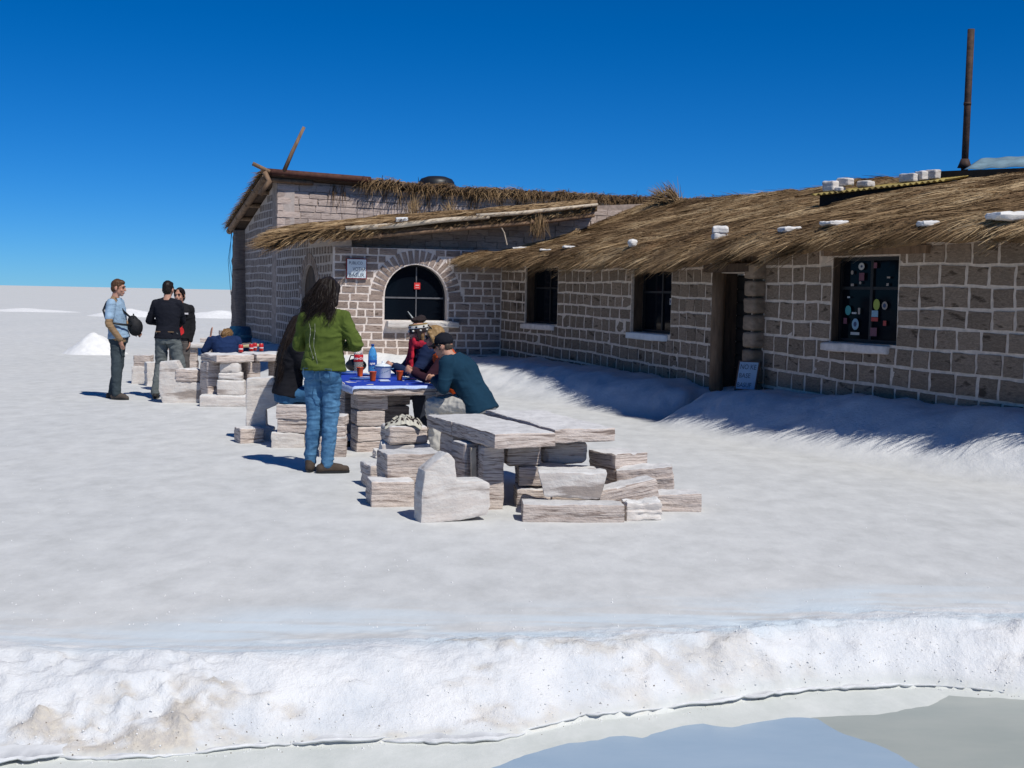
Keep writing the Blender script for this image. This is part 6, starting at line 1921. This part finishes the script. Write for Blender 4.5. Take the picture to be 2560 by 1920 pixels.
def seated(zs, lean=0.0, h=1.0, **k):
    """seat height zs; lean forward in radians"""
    p = Vector((0, 0, zs + .105)); s = lambda a, up: p + Vector((0, math.sin(a) * up, math.cos(a) * up))
    ch = s(lean, .34); nk = ch + Vector((0, math.sin(lean * 1.35) * .20, math.cos(lean * 1.35) * .20)); hd = nk + Vector((0, math.sin(lean * 1.1 + .10) * .155, math.cos(lean * 1.1 + .10) * .155))
    sh = ch.lerp(nk, .68)
    J = dict(pel=p, chest=ch, neck=nk, head=hd, shR=sh + Vector((.175, 0, 0)), shL=sh + Vector((-.175, 0, 0)), elR=sh + Vector((.23, .13, -.25)), elL=sh + Vector((-.23, .13, -.25)),
             wrR=sh + Vector((.10, .34, -.22)), wrL=sh + Vector((-.10, .34, -.22)), hipR=p + Vector((.09, .02, -.01)), hipL=p + Vector((-.09, .02, -.01)), knR=Vector((.12, .44, zs + .08)), knL=Vector((-.12, .44, zs + .08)),
             anR=Vector((.12, .40, .09)), anL=Vector((-.12, .40, .09)), look=Vector((0, 1, -.1)))
    for a, v in k.items(): J[a] = Vector(v)
    return J
# --- woman in black sitting at the laid table
w5 = Fig('woman in black jacket with very long dark hair, seated left of the laid table', (-2.34, 12.86, 0), R(-76), seated(.46, .16, anR=(.14, .46, .09), anL=(-.10, .36, .09), look=(.1, 1, -.35)), .98)
w5.body(hcurl=(.6, .6))
def hem5(mb, s):
    loft(mb, [(c - Vector((0, 0, .03 * (2 - i))), r, f, rx, ry) for i, (c, r, f, rx, ry) in enumerate(s.spine(.042)[0:3])])
w5.top('jacket', cloth_mat('black_jacket', (.010, .010, .013)), .032, 1, (1, 1), .006, fold=(.009, 5, 9, 21), arm=1.12)
w5.bottoms('jeans', cloth_mat('dark_blue_jeans', (.036, .11, .21), c2=(.018, .06, .13)), .012, 1.15, fold=(.006, 6, 14, 5))
w5.shoes(plain('dark_boot', (.03, .026, .022), .7))
long_hair(w5, HAIR_BLACK, .62, -.17, 1500, .05, (0, .5), .014, 8)

# --- man in cap
mb9 = stone('salt_stone', -.30, 12.42, G(-.30, 12.42), .42, .40, .43, .1, 'slab', 71, label='stool block under the man in the black cap', cat='stone block', group=MGP)
m9 = Fig('man in dark teal fleece, black cap and sunglasses bent over the laid table', (-.33, 12.40, 0), R(70),
         seated(.42, .52, look=(.05, 1, -.42), elR=(.25, .30, .68), elL=(-.25, .28, .69), wrR=(.06, .48, .75), wrL=(-.05, .46, .75), shR=(.19, .27, .93), shL=(-.19, .27, .93)), 1.08)
m9.body(hcurl=(.6, .6))
m9.top('fleece', cloth_mat('dark_teal_fleece', (.008, .034, .062), .10), .030, 0, (1, 1), .02, fold=(.007, 5, 7, 31), arm=1.12)
m9.bottoms('trousers', cloth_mat('pale_khaki_trousers', (.44, .42, .38), .10), .018, 1.25, fold=(.018, 11, 8, 8))
m9.shoes(plain('tan_boot', (.16, .11, .07), .8))
def cap_hat(f, mat):
    mb = MB(); HM = f.HMat(); mb.ell(f.H(0, -.015, .050), (.088, .104, .088), HM); o = skin('cap', mb, .008, mat, f.root, f.M, 2)
    V = []; F = []; n = 14
    for zz in (0, -.007):
        for i in range(n + 1):
            t = math.pi * (i / n)
            V.append(f.H(.082 * math.cos(t), .060 + .0 * math.sin(t), .048 + zz)); V.append(f.H(.080 * math.cos(t), .065 + .098 * math.sin(t) ** .7, .036 + zz - .012 * abs(math.cos(t))))
    m = 2 * (n + 1)
    for i in range(n):
        a = 2 * i; F.append((a, a+1, a+3, a+2)); F.append((m+a, m+a+2, m+a+3, m+a+1)); F.append((a+1, m+a+1, m+a+3, a+3)); F.append((a, a+2, m+a+2, m+a))
    link('peak', mesh_py('peak', V, F, mat, True), o, f.M)
    mb = MB(); mb.ell(f.H(0, -.01, .135), (.010, .010, .006), HM, 10, 6); mb.build('cap_button', mat, o, True, f.M)
capm = cloth_mat('black_cap_cotton', (.010, .011, .016)); cap_hat(m9, capm)
def shades(f, parent):
    e = empty('sunglasses', 'x', 'sunglasses', f.M) if False else None
    mb = MB(); HM = f.HMat()
    for q in (-1, 1):
        mb.ell(f.H(q * .034, .094, .010), (.030, .008, .021), HM, 14, 8); mb.tube([f.H(q * .062, .086, .016), f.H(q * .080, .03, .016), f.H(q * .081, -.02, .006)], .0042, 5)
    mb.tube([f.H(-.01, .102, .014), f.H(.01, .102, .014)], .004, 5)
    mb.build('sunglasses', plain('black_lens', (.006, .006, .008), .12, .1, 5, spec=.5), parent, True, f.M)
shades(m9, m9.root)
mb = MB(); HM = m9.HMat(); mb.ell(m9.H(0, -.052, -.010), (.068, .044, .052), HM)
for q in (-1, 1): cap(mb, m9.H(q * .072, .012, .02), m9.H(q * .070, .014, -.03), .011, .008)
skin('hair', mb, .008, hair_mat('grey_brown_hair', (.05, .038, .03), (.13, .105, .085)), m9.root, m9.M, 2, (.004, 24, 20))

# --- person with orange top
stone('salt_stone', -.52, 13.25, G(-.52, 13.25), .42, .40, .42, .1, 'slab', 72, label='stool block under the fair haired person in orange', cat='stone block', group=MGP)
p8 = Fig('fair haired person in orange, seated between the black cap and the knitted hat', (-.55, 13.22, 0), R(98),
         seated(.42, .36, look=(-.05, 1, -.3), elR=(.22, .36, .74), elL=(-.22, .36, .72), wrR=(.10, .50, .80), wrL=(-.10, .50, .78)), .97)
p8.body(hcurl=(.6, .6))
p8.top('jumper', cloth_mat('dark_maroon_jumper', (.035, .012, .02)), .014, 0, (1, 1), .0, fold=(.005, 6, 9, 2))
p8.top('vest', cloth_mat('orange_vest', (.50, .075, .014), .14), .034, 0, (0, 0), .012, fold=(.010, 5, 14, 9))
p8.bottoms('trousers', cloth_mat('dark_trousers', (.03, .035, .05)), .012, 1.15)
p8.shoes(plain('dark_leather_shoe', (.03, .025, .02), .7))
mb = MB(); HM = p8.HMat(); mb.ell(p8.H(0, -.020, .034), (.086, .100, .098), HM); mb.ell(p8.H(0, -.05, -.03), (.084, .06, .10), HM)
for q in (-1, 1): cap(mb, p8.H(q * .060, .05, .06), p8.H(q * .082, .015, -.07), .022, .020)
o = skin('hair', mb, .009, HAIR_BLOND, p8.root, p8.M, 2, (.006, 20, 10))
P = np.zeros((260, 7, 3))
for i in range(260):
    a = rnd.uniform(-1.2, 1.2); q = math.sin(a)
    for k in range(7):
        t = k / 6; P[i, k] = p8.H(q * (.05 + .045 * t), .03 - (.03 + .085 * math.cos(a)) * min(1, t * 1.5), .13 - .24 * t ** 1.3 + rnd.gauss(0, .002))
strands('hair_strands', P, .007, HAIR_BLOND, o, p8.M, (.1, .8))
shades(p8, p8.root)

# --- person in knitted hat
stone('salt_stone', -.86, 14.05, G(-.86, 14.05), .42, .40, .42, .1, 'slab', 73, label='stool block under the person in the knitted hat', cat='stone block', group=MGP)
p7 = Fig('person in knitted earflap hat, red scarf and navy jacket, at the laid table', (-.90, 14.02, 0), R(112),
         seated(.42, .22, look=(.1, 1, -.30), elR=(.22, .30, .72), elL=(-.22, .28, .72), wrR=(.08, .46, .80), wrL=(-.08, .46, .80)), .97)
p7.body(hcurl=(.6, .6))
p7.top('jacket', cloth_mat('navy_jacket', (.012, .022, .060)), .028, 0, (1, 1), .01, fold=(.008, 5, 10, 17), arm=1.12)
p7.bottoms('trousers', cloth_mat('charcoal_trousers', (.03, .03, .04)), .012, 1.15)
p7.shoes(plain('black_shoe', (.02, .02, .02), .7))
redsc = cloth_mat('red_scarf_wool', (.42, .018, .035), .3, c2=(.20, .012, .03))
mb = MB(); nk = p7.J['neck']
for k in range(16):
    t = 2 * math.pi * k / 16; t2_ = 2 * math.pi * (k + 1) / 16
    f = lambda t: nk + Vector((.090 * math.cos(t), .015 + .080 * math.sin(t), .012 + .020 * math.sin(2 * t)))
    cap(mb, f(t), f(t2_), .042, .042)
cap(mb, nk + Vector((-.03, .11, .03)), nk + Vector((-.04, .155, -.30)), .045, .055, ((0, 1, 0), .45)); cap(mb, nk + Vector((.06, .11, .03)), nk + Vector((.07, .14, -.22)), .04, .045, ((0, 1, 0), .45))
skin('scarf', mb, .010, redsc, p7.root, p7.M, 2, (.008, 14, 12))
def knit_mat():
    m, nt, b = mat_new('patterned_knit')
    tc = N(nt, 'ShaderNodeTexCoord').outputs['Object']; sx = N(nt, 'ShaderNodeSeparateXYZ', {0: tc})
    return m, nt, b, sx
kn_w = cloth_mat('cream_knit', (.58, .56, .50), .15, scale=60); kn_k = cloth_mat('dark_brown_knit', (.030, .022, .022), .2, scale=60); kn_o = cloth_mat('ochre_knit', (.22, .15, .06), .2, scale=60)
HM = p7.HMat()
def band(z0, z1, g, mat, nm):
    mb = MB(); n = 5; R_ = []
    for k in range(n):
        z = z0 + (z1 - z0) * k / (n - 1); rr = math.sqrt(max(.02, 1 - ((z - .03) / .125) ** 2)) if z > .03 else 1
        R_.append((p7.H(0, -.014, z), p7.hr, p7.hf, .086 * rr + g, .104 * rr + g))
    loft(mb, R_, 28); return mb.build(nm, mat, hat, True, p7.M)
hat = empty('knitted_hat', 'black and cream patterned knitted hat with earflaps and braids, above the red scarf', 'hat', p7.M @ T(*p7.H(0, 0, .0)))
band(-.015, .040, .006, kn_k, 'lower_band'); band(.036, .075, .009, kn_w, 'cream_band'); band(.072, .084, .011, kn_o, 'ochre_band')
mb = MB(); mb.ell(p7.H(0, -.03, .125), (.062, .080, .040), HM); mb.ell(p7.H(.0, -.055, .150), (.050, .05, .030), HM); mb.ell(p7.H(0, .03, .132), (.045, .035, .028), HM); skin('crown', mb, .008, kn_k, hat, p7.M, 2, (.004, 12, 12))
pt = MB()
for k in range(8):
    a = 2 * math.pi * k / 8
    for (z, rx, ry, r, mt) in ((.012, .094, .112, .014, 0),):
        pt.ell(p7.H(rx * math.cos(a), -.014 + ry * math.sin(a), z), (.014, .014, .012), None, 10, 6)
pt.build('pattern_dot', kn_w, hat, True, p7.M)
pt = MB()
for k in range(8):
    a = 2 * math.pi * (k + .5) / 8; pt.ell(p7.H(.0925 * math.cos(a), -.014 + .110 * math.sin(a), .055), (.013, .013, .010), None, 10, 6); pt.ell(p7.H(.062 * math.cos(a), -.03 + .078 * math.sin(a), .128), (.010, .010, .010), None, 8, 5) if k % 2 else None
pt.build('pattern_diamond', kn_k, hat, True, p7.M)
for q in (-1, 1):
    mb = MB(); cap(mb, p7.H(q * .085, .0, .0), p7.H(q * .090, .012, -.075), .040, .018, (p7.hr, .32)); skin('earflap', mb, .007, kn_k, hat, p7.M, 1)
    mb = MB(); mb.tube([p7.H(q * .092, .014, -.09), p7.H(q * .098, .02, -.16), p7.H(q * .092, .03, -.235)], .008, 6); mb.ell(p7.H(q * .092, .03, -.25), (.018, .018, .024), None, 10, 7); mb.build('braid', kn_k, hat, True, p7.M)
mb = MB()
for q in (-1, 1): cap(mb, p7.H(q * .075, -.03, -.05), p7.H(q * .085, -.045, -.17), .026, .03)
skin('hair', mb, .008, HAIR_GINGER, p7.root, p7.M, 2, (.005, 20, 10))

# --- fair haired woman at the can table
stone('salt_stone', -4.40, 19.0, G(-4.40, 19.0), .44, .40, .26, .1, 'slab', 74, label='low stool block under the fair haired woman in navy', cat='stone block', group=MGP)
w4 = Fig('fair haired woman in navy jacket behind the can table, hand raised to her head', (-4.40, 18.95, 0), R(14),
         seated(.27, .22, look=(.35, 1, -.1), elL=(-.30, .14, .68), wrL=(-.215, .11, .88), elR=(.24, .16, .55), wrR=(.12, .34, .62), knL=(-.24, .20, .46), anL=(-.20, .0, .09), ftL=(-1, .1, 0), knR=(.16, .42, .36), anR=(.16, .45, .09), head=(.03, .15, .90)), .96)
w4.body(hcurl=(.5, .12), hdir=(None, (.12, .05, 1)), hn=(None, (1, .3, 0)), voxel=.007)
w4.top('jacket', cloth_mat('navy_fleece', (.012, .028, .085)), .028, 0, (1, .94), .01, fold=(.007, 5, 9, 27), arm=1.1)
w4.bottoms('trousers', cloth_mat('grey_green_trousers', (.055, .062, .055)), .012, 1.2)
w4.shoes(plain('grey_shoe', (.10, .10, .09), .8))
mb = MB(); HM = w4.HMat(); mb.ell(w4.H(0, -.020, .030), (.084, .098, .098), HM); mb.ell(w4.H(0, -.05, -.03), (.078, .058, .085), HM); mb.ell(w4.H(-.02, -.11, -.02), (.042, .042, .05), HM)
o = skin('hair', mb, .009, HAIR_GINGER, w4.root, w4.M, 2, (.007, 18, 10))
P = np.zeros((200, 7, 3))
for i in range(200):
    a = rnd.uniform(-1.3, 1.3); ph = rnd.uniform(0, 6)
    for k in range(7):
        t = k / 6; P[i, k] = w4.H(math.sin(a) * .075 * (1 - .5 * t) - .02 * t + .012 * math.sin(5 * t + ph), -.03 - .075 * math.cos(a) - .025 * math.sin(t * 3), .08 - (.16 + .12 * (i % 5) / 5) * t)
strands('hair_strands', P, .008, HAIR_GINGER, o, w4.M, (.1, .8))

# crumpled knitted cloth on the stone stack
kc = empty('knitted_cloth', 'crumpled cream knitted cloth with dark pattern on top of a stone stack', 'cloth', T(-.93, 10.72, .478))
V = []; F = []; mi = []; nu, nv = 56, 48
for j in range(nv + 1):
    for i in range(nu + 1):
        u, v = 2 * i / nu - 1, 2 * j / nv - 1
        q = Vector((u * 1.7, v * 1.5, 3)); w = noise.noise_vector(q) * .35
        r = math.sqrt(u * u + v * v) * (1 + .25 * noise.noise(Vector((u, v, 9))))
        rg_ = 1 - abs(noise.noise(q * 1.15 + w)) * 2.2; rg2 = 1 - abs(noise.noise(q * 2.6 + w * 2)) * 2.0
        z = max(.004, (.030 + .048 * rg_ + .020 * rg2) * max(0, 1 - r * r * .72)) + (0 if r < 1.12 else -.10 * (r - 1.12))
        V.append((u * .155 + w.x * .03, v * .13 + w.y * .03, z))
for j in range(nv):
    for i in range(nu):
        a = j * (nu + 1) + i; F.append((a, a + 1, a + nu + 2, a + nu + 1))
        u, v = i / nu, j / nv; zz = abs(((u * 4) % 1) - .5) * .16
        mi.append(1 if .30 < (v + zz) < .40 or (.12 < v < .22 and (u * 7) % 1 < .45) or .66 < v + zz < .72 else 0)
me = mesh_py('cloth_body', V, F, cloth_mat('cream_wool', (.44, .42, .35), .25, scale=40), True); me.materials.append(kn_k); me.polygons.foreach_set('material_index', mi)
o = link('cloth_body', me, kc, WM[kc.name]); md = o.modifiers.new('thickness', 'SOLIDIFY'); md.thickness = .006; md.offset = -1
